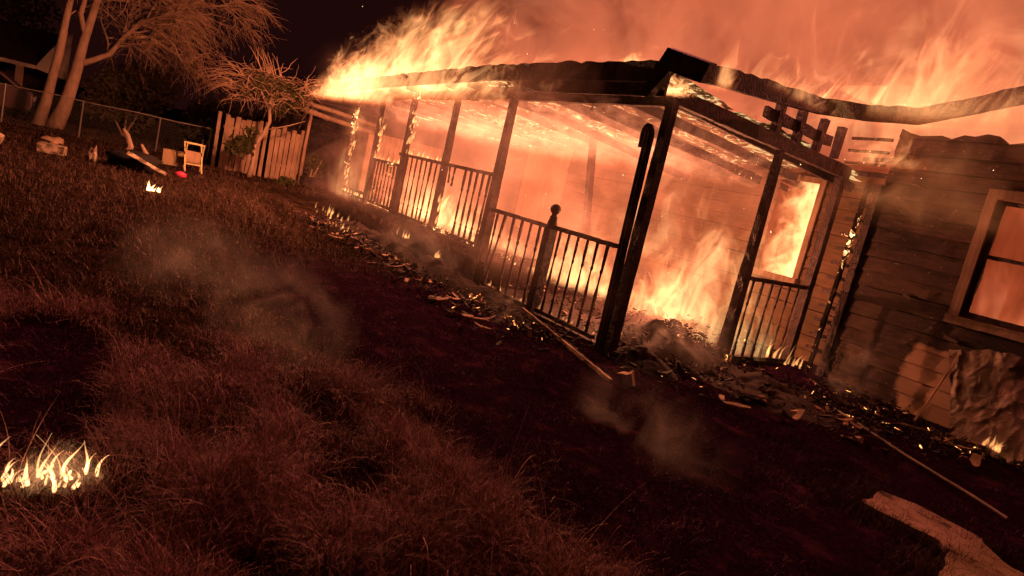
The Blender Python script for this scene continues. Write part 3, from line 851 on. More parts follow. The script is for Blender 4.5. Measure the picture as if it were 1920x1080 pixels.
def scraps():
    n = 0
    spots = []
    for i in range(88):     # the line of fallen boards along the foot of the raised porch
        x = rng.uniform(-12.8, -5.6); y = 4.62 - 0.28 * rng.random() - 0.75 * rng.random() ** 2
        spots.append((x, y, 'scorched wood scrap among the debris along the porch foot', 'wood scraps along the porch foot'))
    for i in range(48):     # in front of the side entry
        x = rng.uniform(-4.7, -2.4); y = 4.9 + (x + 4.7) * 0.55 + rng.uniform(0, 2.2)
        if x < -4.2 and y > 5.6: y -= 0.5
        spots.append((x, min(y, 7.6), 'scorched wood scrap on black ground before the side of the porch', 'wood scraps before the porch side'))
    for (x, y, lab, g) in spots:
        light = rng.random() < 0.5
        o = scrap(x, y, gz(x, y) + 0.03 + rng.uniform(0, 0.03), rng.uniform(0.08, 0.28), rng.uniform(0.025, 0.075), rng.uniform(0, 6.28), rng.uniform(-.35, .35), M_SCRAP if light else M_ASH, rng.uniform(-.1, .35))
        tag(o, lab, 'wood scrap', g)
    for (x, y, l, wd, yaw, c, lab) in ((-3.95, 6.35, 0.42, 0.10, 0.2, 0.1, 'long pale torn board scrap nearest the side railing'), (-3.75, 5.95, 0.30, 0.11, 0.6, 0.0, 'pale curled board scrap just in front of the long torn scrap'),
            (-3.55, 5.45, 0.26, 0.06, 0.4, 0.0, 'narrow pale splinter lying alone on the black ground'), (-3.2, 5.85, 0.20, 0.12, 1.2, 0.9, 'upturned pale curl of wood in front of the rubble'),
            (-3.25, 6.5, 0.24, 0.07, 0.1, 0.2, 'small pale scrap by the middle of the rubble heap'), (-2.75, 6.4, 0.18, 0.07, 0.4, 0.0, 'pair of short pale chips beside the long pipe'), (-2.1, 7.0, 0.18, 0.12, 1.3, 1.0, 'pale bent strip standing up behind the long pipe'),
            (-9.2, 4.35, 0.34, 0.12, 0.3, 0.1, 'pale scrap lying before the middle of the raised porch'), (-6.9, 3.95, 0.25, 0.11, 0.7, 0.1, 'broad pale scrap on the ground left of the fallen plank'), (-12.2, 4.2, 0.4, 0.14, 0.2, 0.0, 'pale flat board scrap at the far end of the debris line')):
        o = scrap(x, y, gz(x, y) + 0.05, l, wd, yaw, -0.15, M_SCRAP, c)
        tag(o, lab, 'wood scrap', 'larger pale wood scraps')
scraps()

def stuff_rubble():
    # heaps of charred fragments
    heaps = []
    for i in range(2600):
        heaps.append((rng.uniform(-13.5, -5.2), 4.66 + rng.gauss(0, 0.26) - 0.5 * rng.random() ** 3, 0.12))
    for i in range(2600):
        x = rng.uniform(-5.3, -2.2); heaps.append((x, 5.0 + (x + 5.3) * 0.75 + rng.gauss(0.7, 0.6), 0.10))
    for i in range(2400):
        a = rng.uniform(0, 6.28); r = abs(rng.gauss(0, 0.55)); heaps.append((-5.3 + r * math.cos(a), 6.4 + r * 1.2 * math.sin(a), 0.34 * math.exp(-(r / 0.6) ** 2) + 0.05))
    for i in range(1300):
        heaps.append((rng.uniform(-7.8, -5.3), rng.uniform(5.5, 8.4), 0.30))
    for i in range(500):
        heaps.append((rng.uniform(-4.3, -1.8), rng.uniform(7.8, 8.5), 0.06))
    mb = MB(); me = MB(); mp = MB()
    for (x, y, hh) in heaps:
        z = gz(x, y) + rng.random() ** 1.6 * hh
        s = rng.uniform(0.006, 0.024) * (2.0 if rng.random() < 0.10 else 1)
        d = Vector((rng.gauss(0, 1), rng.gauss(0, 1), rng.gauss(0, 0.5))).normalized() * s * rng.uniform(0.6, 1.8)
        c = Vector((x, y, z))
        tgt = me if rng.random() < 0.022 else (mp if rng.random() < 0.07 else mb)
        tgt.bar(c - d, c + d, s * rng.uniform(0.5, 1.1) * (0.5 if tgt is me else 1), s * rng.uniform(0.3, 0.8) * (0.5 if tgt is me else 1), 2, 0.3)
    tag(mb.build('rubble', M_ASH), 'black charred fragments heaped at the foot of the house', 'rubble', kind='stuff')
    tag(mp.build('pale_chips', M_SCRAP), 'small pale chips and splinters mixed through the black rubble', 'chips', kind='stuff')
    t = NT('live_ember'); e = t.noise(t.pos(), 14, 3)
    em = t.n('Emission'); t.l(t.ramp(e, [(0.35, (1, 0.12, 0.02)), (0.65, (1, 0.5, 0.14))]), em.inputs[0]); t.l(t.math('MULTIPLY', t.smooth(e, 0.3, 0.7), 3.5), em.inputs[1])
    t.l(em.outputs[0], t.out.inputs['Surface'])
    tag(me.build('embers', t.m), 'glowing embers scattered through the rubble', 'embers', kind='stuff')
    # mounds of ash under the fragments
    mb = MB()
    for (x, y, rx, ry, h) in ((-5.3, 6.3, 1.0, 0.9, 0.26), (-6.6, 7.2, 1.3, 1.1, 0.28), (-4.8, 5.35, 0.6, 0.4, 0.14), (-12.0, 4.8, 2.0, 0.4, 0.16), (-10.4, 4.8, 1.3, 0.4, 0.2), (-8.4, 4.8, 1.4, 0.4, 0.22), (-4.0, 6.6, 1.2, 0.9, 0.10), (-7.0, 4.85, 1.0, 0.35, 0.15)):
        n1, n2 = 64, 18; vs_ = [(x, y, h + gz(x, y))]; fs = []
        for j in range(1, n2 + 1):
            for i in range(n1):
                a = 2 * math.pi * i / n1; r = j / n2
                px, py = x + math.cos(a) * rx * r, y + math.sin(a) * ry * r
                vs_.append((px, py, h * (1 - r * r) ** 1.2 * (1 + 0.5 * fbm(px * 3, py * 3, 1, 4)) + fbm(px * 11, py * 11, 2, 4) * 0.03 * (1.2 - r) + gz(px, py) - 0.03 * r))
        for i in range(n1):
            fs.append((0, 1 + i, 1 + (i + 1) % n1))
            for j in range(n2 - 1):
                a = 1 + j * n1 + i; b = 1 + j * n1 + (i + 1) % n1
                fs.append((a, a + n1, b + n1, b))
        mb.add(vs_, fs)
    tag(mb.build('ash_heap', m_wood('soft_ash', (0.012, 0.006, 0.008), (0.05, 0.026, 0.026), 9, 1.0, grain=(1, 1, 1), bump=1.0), smooth=True), 'soft black ash heaped under the porch edge', 'ash', kind='stuff')
stuff_rubble()

mb = MB(); mb.bar((-6.32, 4.80, 0.14), (-4.10, 4.30, 0.05), 0.036, 0.032, 24, 0.28)
M_HALF = m_wood('half_burnt_wood', (0.015, 0.009, 0.009), (0.62, 0.40, 0.29), 7, grain=(1, 1, 1))
tag(mb.build('fallen_plank', M_HALF), 'long narrow scorched plank lying from the newel towards the camera', 'plank')
mb = MB(); mb.tube([(-3.45 + 2.0 * t, 7.02 - 1.12 * t, 0.03 + 0.006 * math.sin(t * 9)) for t in [i / 14 for i in range(15)]], 0.012, 7)
tag(mb.build('pipe', m_wood('sooted_white_pipe', (0.03, 0.02, 0.02), (0.5, 0.36, 0.26), 9, 0.5, grain=(1, 1, 1))), 'long thin pale pipe lying on black ground beside the paved path', 'pipe')
mb = MB(); mb.bar((-4.13, 4.44, 0.05), (-4.03, 4.50, 0.10), 0.10, 0.13, 3, 0.3)
tag(mb.build('broken_block', M_FENCE), 'small pale broken block at the end of the long plank', 'block')
mb = MB(); mb.bar((-3.12, 8.22, 0.0), (-2.98, 8.42, 0.86), 0.022, 0.022, 8, 0.2, upv=(0, 1, 0))
tag(mb.build('thin_lath', M_SCRAP), 'thin pale lath leaning on the wall left of the foil sheet', 'lath')
mb = MB(); mb.bar((-3.0, 7.6, 0.03), (-2.3, 7.9, 0.08), 0.03, 0.03, 8, 0.2)
tag(mb.build('fallen_lath', M_SCRAP), 'thin dark lath on the ground pointing at the small fire by the foil', 'lath')

# ================================================================== left background
M_BARK = m_wood('pale_bark', (0.24, 0.16, 0.11), (0.62, 0.43, 0.30), 3, grain=(1, 1, 0.3))
M_TWIG = m_wood('dry_twigs', (0.22, 0.135, 0.085), (0.58, 0.38, 0.25), 3)

def twig(mb, p, d, L, r, droop, n=6, wig=0.25, sides=3):
    pts = [Vector(p)]; d = Vector(d).normalized(); rad = [r]
    for i in range(n):
        d = (d + Vector((rng.uniform(-wig, wig), rng.uniform(-wig, wig), rng.uniform(-wig, wig) - droop))).normalized()
        pts.append(pts[-1] + d * L / n); rad.append(r * (1 - (i + 1) / n * 0.8))
    mb.tube(pts, rad, sides, cap=False)
    return pts

def branchy(mt, mbt, pts, rads, nlimb, limbL, ntw, twL, droop, bias=(0, 1, 0.1), r_tw=0.016):
    """pts = main limb spine; adds limbs and drooping twigs"""
    spine = [Vector(p) for p in pts]
    for i in range(nlimb):
        t = rng.uniform(0.35, 1.0) * (len(spine) - 1); k = min(int(t), len(spine) - 2)
        p = spine[k].lerp(spine[k + 1], t - k)
        d = Vector(bias) * rng.uniform(0.2, 1.4) + Vector((rng.uniform(-.9, .9), rng.uniform(-.6, .9), rng.uniform(-.2, .9)))
        lp = twig(mt, p, d, limbL * rng.uniform(.5, 1.2), 0.045 * rng.uniform(.6, 1.2), 0.05, 8, 0.28, 5)
        for j in range(ntw):
            q = lp[rng.randint(2, 8)]
            dd = (lp[-1] - lp[0]).normalized() * 0.8 + Vector((rng.uniform(-1, 1), rng.uniform(-1, 1), rng.uniform(-.7, .7)))
            tp = twig(mbt, q, dd, twL * rng.uniform(.5, 1.3), r_tw * rng.uniform(.6, 1.3), droop, 6, 0.3)
            for s in range(2):
                q2 = tp[rng.randint(1, 5)]
                twig(mbt, q2, dd + Vector((rng.uniform(-1, 1), rng.uniform(-1, 1), rng.uniform(-.9, .4))), twL * 0.55 * rng.uniform(.5, 1.2), r_tw * 0.6, droop * 1.3, 4, 0.3)

def tree_a():
    root = empty('dead_tree', (-26.0, -0.38, 0), label='leafless pale tree with the straight left trunk before the far gable', cat='tree')
    mt, mb2 = MB(), MB()
    mt.tube([(0, -0.25, -0.1), (0, -0.08, 0.8), (0, 0.0, 1.5), (0.05, 0.12, 2.4), (0, 0.18, 3.3), (0.1, 0.28, 4.4), (0, 0.2, 6)], [0.20, 0.15, 0.13, 0.12, 0.10, 0.08, 0.05], 10)
    branchy(mt, mb2, [(0, 0.12, 2.4), (0, 0.2, 3.3), (0.1, 0.3, 4.4), (0, 0.2, 6)], None, 9, 1.8, 9, 1.0, 0.10, (0, -0.5, 0.35))
    mt.build('trunk', M_BARK, root, True); mb2.build('crown', M_TWIG, root)
tree_a()
def tree_b():
    root = empty('dead_tree', (-26.0, 0.11, 0), label='leafless pale tree with a forked trunk and wide drooping crown of twigs', cat='tree')
    mt, mb2 = MB(), MB()
    mt.tube([(0, -0.35, -0.1), (0, -0.12, 0.6), (0, 0.0, 1.2), (0, 0.12, 2.0), (0, 0.22, 2.9), (0, 0.42, 4.1), (0, 0.75, 5.6), (0, 1.0, 7)], [0.27, 0.21, 0.18, 0.16, 0.13, 0.10, 0.07, 0.04], 10)
    br = [(0, 0.14, 2.15), (0, 0.55, 2.42), (0, 0.95, 2.72), (0.1, 1.25, 3.3), (0.2, 1.7, 4.0), (0.2, 2.6, 4.5)]
    mt.tube(br, [0.11, 0.09, 0.08, 0.07, 0.05, 0.03], 8)
    br2 = [(0, 1.25, 3.3), (0.3, 1.95, 3.55), (0.2, 2.7, 3.3), (0, 3.3, 2.95)]
    mt.tube(br2, [0.08, 0.06, 0.045, 0.03], 6)
    mt.tube([(0, 0.26, 3.0), (0, 0.05, 3.7), (0, 0.2, 4.6), (0, 0.1, 6)], [0.09, 0.08, 0.06, 0.03], 6)
    branchy(mt, mb2, br, None, 24, 2.0, 19, 1.3, 0.16, (0, 0.9, 0.1), 0.013)
    branchy(mt, mb2, br2, None, 8, 1.2, 10, 1.0, 0.22, (0, 0.6, 0.0))
    branchy(mt, mb2, [(0, 0.4, 4.1), (0, 0.75, 5.6), (0, 1.0, 7)], None, 12, 2.4, 10, 1.3, 0.12, (0, 1.0, -0.05))
    branchy(mt, mb2, [(0.2, 2.6, 4.5), (0, 3.6, 5.1), (0, 4.3, 5.4)], None, 9, 1.4, 12, 1.1, 0.14, (0, 0.8, 0.0))
    mt.build('trunk', M_BARK, root, True); mb2.build('crown', M_TWIG, root)
tree_b()

def m_leaf(name, a, b):
    t = NT(name); n = t.noise(t.pos(), 3.0, 3)
    t.bsdf(t.mix(n, a, b), 0.7, None, 0.3)
    return t.m
M_LEAF = m_leaf('dusty_leaves', (0.045, 0.05, 0.018), (0.13, 0.11, 0.045))
M_LEAFD = m_leaf('dark_leaves', (0.06, 0.055, 0.025), (0.20, 0.13, 0.07))

def leafcloud(blobs, n, size):
    V = []; tot = sum(b[3] * b[4] * b[5] for b in blobs)
    for (x, y, z, rx, ry, rz) in blobs:
        k = int(n * rx * ry * rz / tot) + 20
        for i in range(k):
            d = Vector((rng.gauss(0, 1), rng.gauss(0, 1), rng.gauss(0, 1))).normalized() * rng.random() ** 0.45
            c = Vector((x + d.x * rx, y + d.y * ry, z + d.z * rz))
            if fbm(c.x * 1.6, c.y * 1.6, c.z * 1.6, 3) < -0.12: continue
            a = Vector((rng.gauss(0, 1), rng.gauss(0, 1), rng.gauss(0, 1))).normalized()
            b = a.orthogonal().normalized(); s = size * rng.uniform(.5, 1.3)
            V += [c - a * s, c + b * s * 0.5, c + a * s, c - b * s * 0.5]
    V = np.array([tuple(v) for v in V]); F = np.arange(len(V)).reshape(-1, 4)
    return V, F

def tree_c():
    root = empty('small_tree', (-21.0, 4.76, 0), label='small crooked tree with an umbrella crown of dry twigs before the board fence', cat='tree')
    mt, mb2 = MB(), MB()
    sp = [(0, -0.05, -0.1), (0, 0.02, 0.45), (0, -0.02, 0.95), (0, 0.18, 1.35), (0, 0.30, 1.75), (0, 0.22, 2.2), (0, 0.3, 2.6)]
    mt.tube(sp, [0.09, 0.07, 0.075, 0.06, 0.055, 0.05, 0.03], 8)
    mt.tube([(0, 0.22, 2.1), (0.1, -0.1, 2.55), (0, -0.45, 2.9)], [0.04, 0.03, 0.02], 6)
    mt.tube([(0, 0.26, 2.3), (0, 0.65, 2.6), (0.1, 1.1, 2.85)], [0.04, 0.03, 0.02], 6)
    mt.tube([(0, 0.28, 1.5), (0.2, 0.8, 1.75), (0.1, 1.3, 2.0)], [0.022, 0.02, 0.012], 5)
    mt.tube([(0, -0.02, 0.95), (0.1, -0.35, 1.25), (0, -0.55, 1.6)], [0.035, 0.025, 0.015], 5)
    for i in range(330):
        c = Vector((rng.uniform(-.8, .8), rng.uniform(-.85, 1.3), 2.75 + rng.uniform(-.55, .45)))
        d = Vector((rng.uniform(-1, 1), (c.y - 0.2) * 0.3 + rng.uniform(-1.3, 1.3), rng.uniform(-.6, .6)))
        twig(mb2, c, d, rng.uniform(.3, 0.95), 0.012 * rng.uniform(.5, 1.5), 0.07, 6, 0.5)
    for i in range(34):
        c = Vector((rng.uniform(-.2, .3), rng.uniform(-1.0, -.4), 2.6 + rng.uniform(-.2, .5)))
        twig(mb2, c, (0.1, -1, 0.35), rng.uniform(.5, 1.1), 0.012, 0.2, 6, 0.15)
    for i in range(14):
        twig(mb2, (0, 0.25 + rng.uniform(-.4, .3), 3.1), (0, -0.35 + rng.uniform(-.3, .1), 1), rng.uniform(.35, .8), 0.02, 0.03, 5, 0.2)
    mt.build('trunk', M_BARK, root, True); mb2.build('crown', M_TWIG, root)
    V, F = leafcloud([(0, 0.3, 2.75, 0.8, 1.1, 0.38), (0, -0.3, 2.5, 0.5, 0.6, 0.3), (0.1, 1.0, 2.5, 0.5, 0.5, 0.35), (0.1, 0.5, 2.2, .4, .4, .3)], 2600, 0.05)
    np_mesh('leaves', V, F, M_LEAF, root)
    V, F = leafcloud([(0.15, -0.45, 0.85, 0.3, 0.42, 0.5), (0.15, -0.2, 1.2, 0.25, 0.3, 0.3)], 600, 0.09)
    np_mesh('low_leaves', V, F, M_LEAF, root)
tree_c()

def bush(x, y, blobs, n, size, label, mat):
    root = empty('bush', (x, y, 0), label=label, cat='bush', group='bushes behind the yard')
    mt = MB()
    for (bx, by, bz, rx, ry, rz) in blobs:
        mt.tube([(0, 0, -0.05), (bx * .5, by * .5, bz * .5), (bx, by, bz)], [0.05, 0.035, 0.015], 5)
    mt.build('stem', M_BARK, root)
    V, F = leafcloud(blobs, n, size); np_mesh('foliage', V, F, mat, root)
bush(-30, 2.0, [(0, 0, 1.5, 1, 1.2, 1.4), (0.3, 0.8, 2.1, .8, .9, 1.0), (0, -0.8, 1.2, .8, .8, 1)], 5200, 0.11, 'broad dim bush behind the wire fence right of the forked tree', M_LEAFD)
bush(-29, 4.6, [(0, 0, 1.1, 1, 0.9, 1.1), (0.2, 0.6, 1.5, .7, .7, .8)], 3600, 0.10, 'rounded bush behind the wire fence next to the board fence', M_LEAF)
bush(-27.5, 6.0, [(0, 0, 1.3, .8, 1.0, .9), (0, .8, 1.5, .7, .7, .7)], 2600, 0.09, 'low bush showing over the top of the board fence', M_LEAF)
bush(-42, -4.0, [(0, 0, 5.2, 1.5, 2.6, 1.6), (0, 1.8, 4.6, 1.2, 1.8, 1.6), (0, -2, 4.4, 1.2, 2, 1.5)], 5200, 0.15, 'tall dark bush at the left edge above the far house', M_LEAFD)
bush(-22.2, 6.9, [(0.1, 0, .55, .3, .4, .6), (0, .3, .9, .25, .3, .45)], 900, 0.06, 'thin dry shrub between the board fence and the shed post', M_LEAF)
bush(-20.4, 5.5, [(0, 0, .12, .35, .5, .14)], 700, 0.06, 'flat green weed clump at the foot of the small crooked tree', M_LEAF)

# board fence
def board_fence(x, y0, y1, label, gap):
    root = empty('board_fence', (x, y0, 0), label=label, cat='fence', group='board fence panels')
    mb = MB(); y = 0.0
    while y < y1 - y0:
        wd = rng.uniform(0.13, 0.17); h = 1.62 + rng.uniform(-.07, .08) + fbm(y * 1.3, x, 0, 2) * 0.08
        ln = rng.uniform(-.02, .02)
        mb.bar((rng.uniform(-.012, .012), y + wd / 2, -0.05), (rng.uniform(-.03, .03), y + wd / 2 + ln, h), wd * 0.93, 0.018, 6, 0.03, upv=(1, 0, 0))
        y += wd + rng.uniform(0.003, gap)
    mb.build('boards', M_FENCE, root)
    mb = MB()
    for z in (0.45, 1.3):
        mb = MB(); mb.bar((-0.05, 0, z), (-0.05, y1 - y0, z), 0.045, 0.08, 6, 0.05); mb.build('rail', M_FENCE, root)
    for yy in (-0.16, y1 - y0 + 0.04):
        mb = MB(); mb.bar((-0.02, yy, -0.1), (-0.02, yy, 1.72), 0.10, 0.10, 4, 0.04, upv=(0, 1, 0)); mb.build('post', M_FENCE, root)
board_fence(-22.5, 4.1, 5.15, 'left panel of weathered upright board fence, ending at a leaning pair of posts', 0.012)
board_fence(-22.4, 5.5, 6.45, 'right panel of weathered upright board fence beside the shed', 0.02)

# wire fence
def wire_fence():
    root = empty('wire_fence', (-24, -3.2, 0), label='sagging wire mesh fence with thin posts in front of the bushes', cat='fence')
    t = NT('galvanised_wire'); t.bsdf((0.30, 0.25, 0.22), 0.5, None, 0.5, metal=0.4)
    for y in (0.0, 1.8, 3.65, 5.7, 7.2):
        mb = MB(); mb.tube([(0, y, -0.1), (0.02, y + 0.02, 1.12)], 0.022, 7); mb.build('post', t.m, root)
    mb = MB(); mb.tube([(0, 7.2 * i / 20, 1.10 + 0.01 * math.sin(i)) for i in range(21)], 0.013, 6); mb.build('top_rail', t.m, root)
    mb = MB(); s = 0.09
    k = -1.1
    while k < 7.2:
        for sg in (1, -1):
            a = (0.0, k if sg > 0 else k + 1.05, 0.03); b = (0.0, k + 1.05 if sg > 0 else k, 1.08)
            ya, yb = a[1], b[1]
            if min(ya, yb) < 0 or max(ya, yb) > 7.2: continue
            mb.tube([a, b], 0.0013, 3, cap=False)
        k += s
    mb.build('mesh', t.m, root)
wire_fence()

# lean-to shed left of the porch
def shed():
    root = empty('lean_to_shed', (-22.0, 6.5, 0), label='open lean-to shed with rough log beams just left of the porch', cat='shed')
    mb = MB(); mb.tube([(0, -0.30, 2.38), (0, 0.6, 2.30), (0, 2.2, 2.17)], [0.085, 0.08, 0.075], 10)
    mb.build('front_log', M_FENCE, root, True)
    mb = MB(); mb.tube([(-0.25, -0.22, 2.62), (-0.25, 0.9, 2.56), (-0.25, 2.4, 2.44)], [0.08, 0.075, 0.07], 10)
    mb.build('roof_log', M_FENCE, root, True)
    mb = MB(); mb.tube([(0, 0.02, -0.1), (0.02, 0.0, 1.2), (0, 0.04, 2.3)], [0.06, 0.055, 0.05], 9)
    mb.build('post', M_FENCE, root, True)
    mb = MB(); mb.bar((0, 2.1, -0.1), (0, 2.12, 2.15), 0.1, 0.1, 4, 0.1, upv=(0, 1, 0)); mb.build('post', M_FENCE, root)
    mb = MB()
    y = -0.4
    while y < 5.0:
        mb.bar((-2.6, y, -0.05), (-2.6, y, 2.5), 0.2, 0.02, 2, 0.02, upv=(1, 0, 0)); y += 0.205
    mb.build('back_wall', M_CHAR, root)
    mb = MB(); mb.box(-2.7, 0.35, -0.3, 5.0, 2.72, 2.76); mb.build('roof', M_CHAR, root)
    mb = MB(); y = 2.25
    while y < 5.0:
        mb.bar((0.0, y, -0.05), (0.0, y, 2.2), 0.17, 0.02, 4, 0.05, upv=(1, 0, 0)); y += 0.185
    mb.build('front_boards', M_FENCE, root)
    mb = MB(); mb.box(-0.6, 0.5, 0.0, 1.1, 0.0, 0.28); mb.build('floor_step', M_CHAR, root)
shed()

# neighbour's house (gable and porch eave) and a parked car behind the wire fence
def neighbour():
    root = empty('far_house', (-36, -2.0, 0), label='dim low far house with pale gable and porch eave at left edge', cat='house')
    t = NT('pale_painted_boards'); n = t.noise(t.mapping(t.pos(), scale=(1, 1, 5)), 5, 3); t.bsdf(t.mix(n, (0.6, 0.48, 0.4), (0.8, 0.68, 0.58)), 0.7)
    P_ = t.m
    mb = MB(); mb.box(0.0, 0.14, -4.5, 0.86, 1.74, 1.90); mb.build('eave', P_, root)
    mb = MB()
    g = [(0.86, 1.78), (1.9, 3.6), (2.1, 3.55), (2.05, 1.55)]
    mb.v = [(0.05, a - 0.05, b) for a, b in g] + [(-0.4, a - 0.05, b) for a, b in g]
    mb.f = [(0, 1, 2, 3), (7, 6, 5, 4)] + [(i, i + 4, (i + 1) % 4 + 4, (i + 1) % 4) for i in range(4)]
    mb.build('gable', P_, root)
    for y in (0.35, -2.2):
        mb = MB(); mb.box(-0.1, 0.12, y - 0.14, y + 0.14, -0.6, 1.74); mb.build('post', M_FENCE, root)
    mb = MB(); mb.box(-3.2, -3.0, -6, 2.1, -0.6, 1.75); mb.build('wall', M_CHAR, root)
    mb = MB(); mb.add([(0.1, -6, 1.92), (0.1, 0.9, 1.92), (-4.0, 2.0, 3.6), (-4.0, -6, 3.6), (0.1, -6, 1.88), (0.1, 0.9, 1.88), (-4.0, 2.0, 3.5), (-4.0, -6, 3.5)], [(0, 1, 2, 3), (7, 6, 5, 4), (0, 4, 5, 1), (1, 5, 6, 2), (2, 6, 7, 3), (3, 7, 4, 0)]); mb.build('roof', M_CHAR, root)
neighbour()

def car():
    root = empty('parked_car', (-28.5, -2.1, 0), label='dim dark car parked behind the wire fence at the left edge', cat='car')
    t = NT('dull_car_paint'); t.bsdf((0.12, 0.06, 0.06), 0.35, None, 0.5)
    tg = NT('dark_car_glass'); tg.bsdf((0.01, 0.01, 0.012), 0.1, None, 0.5)
    def prism(prof, x0, x1, inset=0.0, zc=0.0):
        m = MB(); n = len(prof)
        m.v = [(x0, a, b) for a, b in prof] + [(x1, a, b) for a, b in prof]
        m.f = [tuple(range(n)), tuple(range(n, 2 * n))[::-1]] + [(i, i + n, (i + 1) % n + n, (i + 1) % n) for i in range(n)]
        return m
    b = prism([(-2.1, 0.28), (-2.15, 0.62), (-2.0, 0.85), (-1.2, 0.93), (-0.55, 1.38), (0.35, 1.40), (0.95, 0.98), (1.25, 0.90), (1.28, 0.5), (1.2, 0.28)], -0.8, 0.8)
    body = b.build('body', t.m, root)
    md = body.modifiers.new('soft', 'BEVEL'); md.width = 0.06; md.segments = 3
    prism([(-1.05, 0.96), (-0.52, 1.33), (0.30, 1.34), (0.80, 0.99)], 0.805, 0.815).build('side_window', tg.m, root)
    tl = NT('reflector'); tl.bsdf((0.7, 0.6, 0.55), 0.2, None, 0.8)
    tyre = NT('tyre_rubber'); tyre.bsdf((0.02, 0.02, 0.02), 0.8)
    for (x, y) in ((0.62, -1.35), (0.62, 0.62), (-0.62, -1.35), (-0.62, 0.62)):
        m = MB(); m.tube([(x + s, y, 0.30) for s in (-0.1, -0.08, 0.08, 0.1)], [0.27, 0.31, 0.31, 0.27], 20); m.build('wheel', tyre.m, root)
    for (x, z) in ((0.6, 0.72), (-0.6, 0.72)):
        m = MB(); m.box(x - 0.12, x + 0.12, 1.26, 1.31, z - 0.07, z + 0.07); m.build('headlight', tl.m, root)
car()

# small things lying about the far left yard
def folding_frame():
    root = empty('folding_frame', (-19.2, 2.9, 0), label='pale folding wooden frame standing open beside a flat board', cat='frame')
    t = NT('pale_bare_wood'); n = t.noise(t.pos(), 30, 3); t.bsdf(t.mix(n, (0.75, 0.60, 0.25), (0.9, 0.75, 0.38)), 0.6)
    for s in (-0.2, 0.2):
        mb = MB(); mb.bar((0.22, s - 0.0, 0.0), (-0.18, s - 0.04, 0.74), 0.03, 0.03, 4, .03); mb.build('leg', t.m, root)
        mb = MB(); mb.bar((-0.22, s + 0.02, 0.0), (0.18, s - 0.02, 0.74), 0.03, 0.03, 4, .03); mb.build('leg', t.m, root)
    for (x, z) in ((-0.18, 0.73), (0.18, 0.73), (0.12, 0.2), (-0.12, 0.2)):
        mb = MB(); mb.bar((x, -0.21, z), (x, 0.19, z), 0.03, 0.03, 3, .03); mb.build('crossbar', t.m, root)
    mb = MB(); mb.bar((0, -0.19, 0.38), (0, 0.19, 0.38), 0.02, 0.3, 3, .03); mb.build('canvas', M_FENCE, root)
folding_frame()
mb = MB(); mb.bar((-19.6, 2.22, 0.24), (-19.6, 2.74, 0.24), 0.05, 0.40, 4, 0.03)
tag(mb.build('flat_board', m_wood('plywood', (0.3, 0.2, 0.1), (0.5, 0.35, 0.2), 3)), 'low upright plywood board left of the folding frame', 'board')

def lump(mb, x, y, z, rx, ry, rz, seed, rough=0.35):
    n1, n2 = 14, 8; vs_ = [(x, y, z - rz)]; fs = []
    for j in range(1, n2):
        a = -math.pi / 2 + math.pi * j / n2
        for i in range(n1):
            b = 2 * math.pi * i / n1
            d = Vector((math.cos(a) * math.cos(b), math.cos(a) * math.sin(b), math.sin(a)))
            k = 1 + rough * fbm(d.x * 1.7 + seed, d.y * 1.7, d.z * 1.7 + seed, 3)
            vs_.append((x + d.x * rx * k, y + d.y * ry * k, z + d.z * rz * k))
    vs_.append((x, y, z + rz)); T = len(vs_) - 1
    for i in range(n1):
        fs.append((0, 1 + (i + 1) % n1, 1 + i)); fs.append((T, T - n1 + i, T - n1 + (i + 1) % n1))
        for j in range(n2 - 2):
            a = 1 + j * n1 + i; b = 1 + j * n1 + (i + 1) % n1
            fs.append((a, b, b + n1, a + n1))
    mb.add(vs_, fs)
t = NT('pale_plastic'); t.bsdf(t.mix(t.smooth(t.noise(t.pos(), 7, 5, 0.7), 0.4, 0.6), (0.14, 0.09, 0.06), (0.60, 0.46, 0.33)), 0.6); M_PALE = t.m
t = NT('pink_plastic'); t.bsdf((0.75, 0.06, 0.16), 0.4); M_PINK = t.m
t = NT('dark_cloth'); t.bsdf((0.02, 0.015, 0.015), 0.9); M_DARKC = t.m
mb = MB(); mb.bar((-17.5, -0.34, 0.10), (-17.4, 0.12, 0.09), 0.3, 0.20, 3, 0.06); tag(mb.build('pale_box', M_PALE), 'pale low box lying in the grass at far left', 'box')
mb = MB(); lump(mb, -17.2, 0.62, 0.12, 0.12, 0.08, 0.16, 3, 0.9); tag(mb.build('pale_bag', M_PALE, smooth=True), 'small upright pale bag right of the pale low box', 'bag')
mb = MB(); mb.lathe(0, 0, [(0, .10), (.01, .11), (.26, .145), (.27, .15), (.265, .135), (.03, .10)], 14)
o_ = mb.build('pale_bucket', M_PALE, smooth=True, loc=(-17.2, -0.95, 0.12)); o_.rotation_euler = (1.2, 0.5, 0)
tag(o_, 'knocked over pale bucket at the left edge of the yard', 'bucket')
mb = MB(); lump(mb, -19.5, -0.15, 0.10, 0.15, 0.22, 0.09, 8, 0.9); tag(mb.build('grey_bundle', M_FENCE, smooth=True), 'dull bundle behind the pale low box', 'bundle')
mb = MB(); lump(mb, -17.0, 2.35, 0.07, 0.08, 0.13, 0.07, 9); tag(mb.build('pink_toy', M_PINK, smooth=True), 'small bright pink plastic thing in the grass', 'toy')
mb = MB(); lump(mb, -17.0, 1.35, 0.16, 0.5, 0.50, 0.24, 12, 0.6); tag(mb.build('dark_tarp', M_DARKC, smooth=True), 'dark heaped tarp under a pale plank in the left yard', 'tarp')
mb = MB(); mb.bar((-16.2, 1.15, 0.42), (-16.4, 1.95, 0.08), 0.15, 0.07, 8, 0.25); tag(mb.build('pale_plank', M_PALE), 'pale plank sloping over the dark heaped tarp', 'plank')
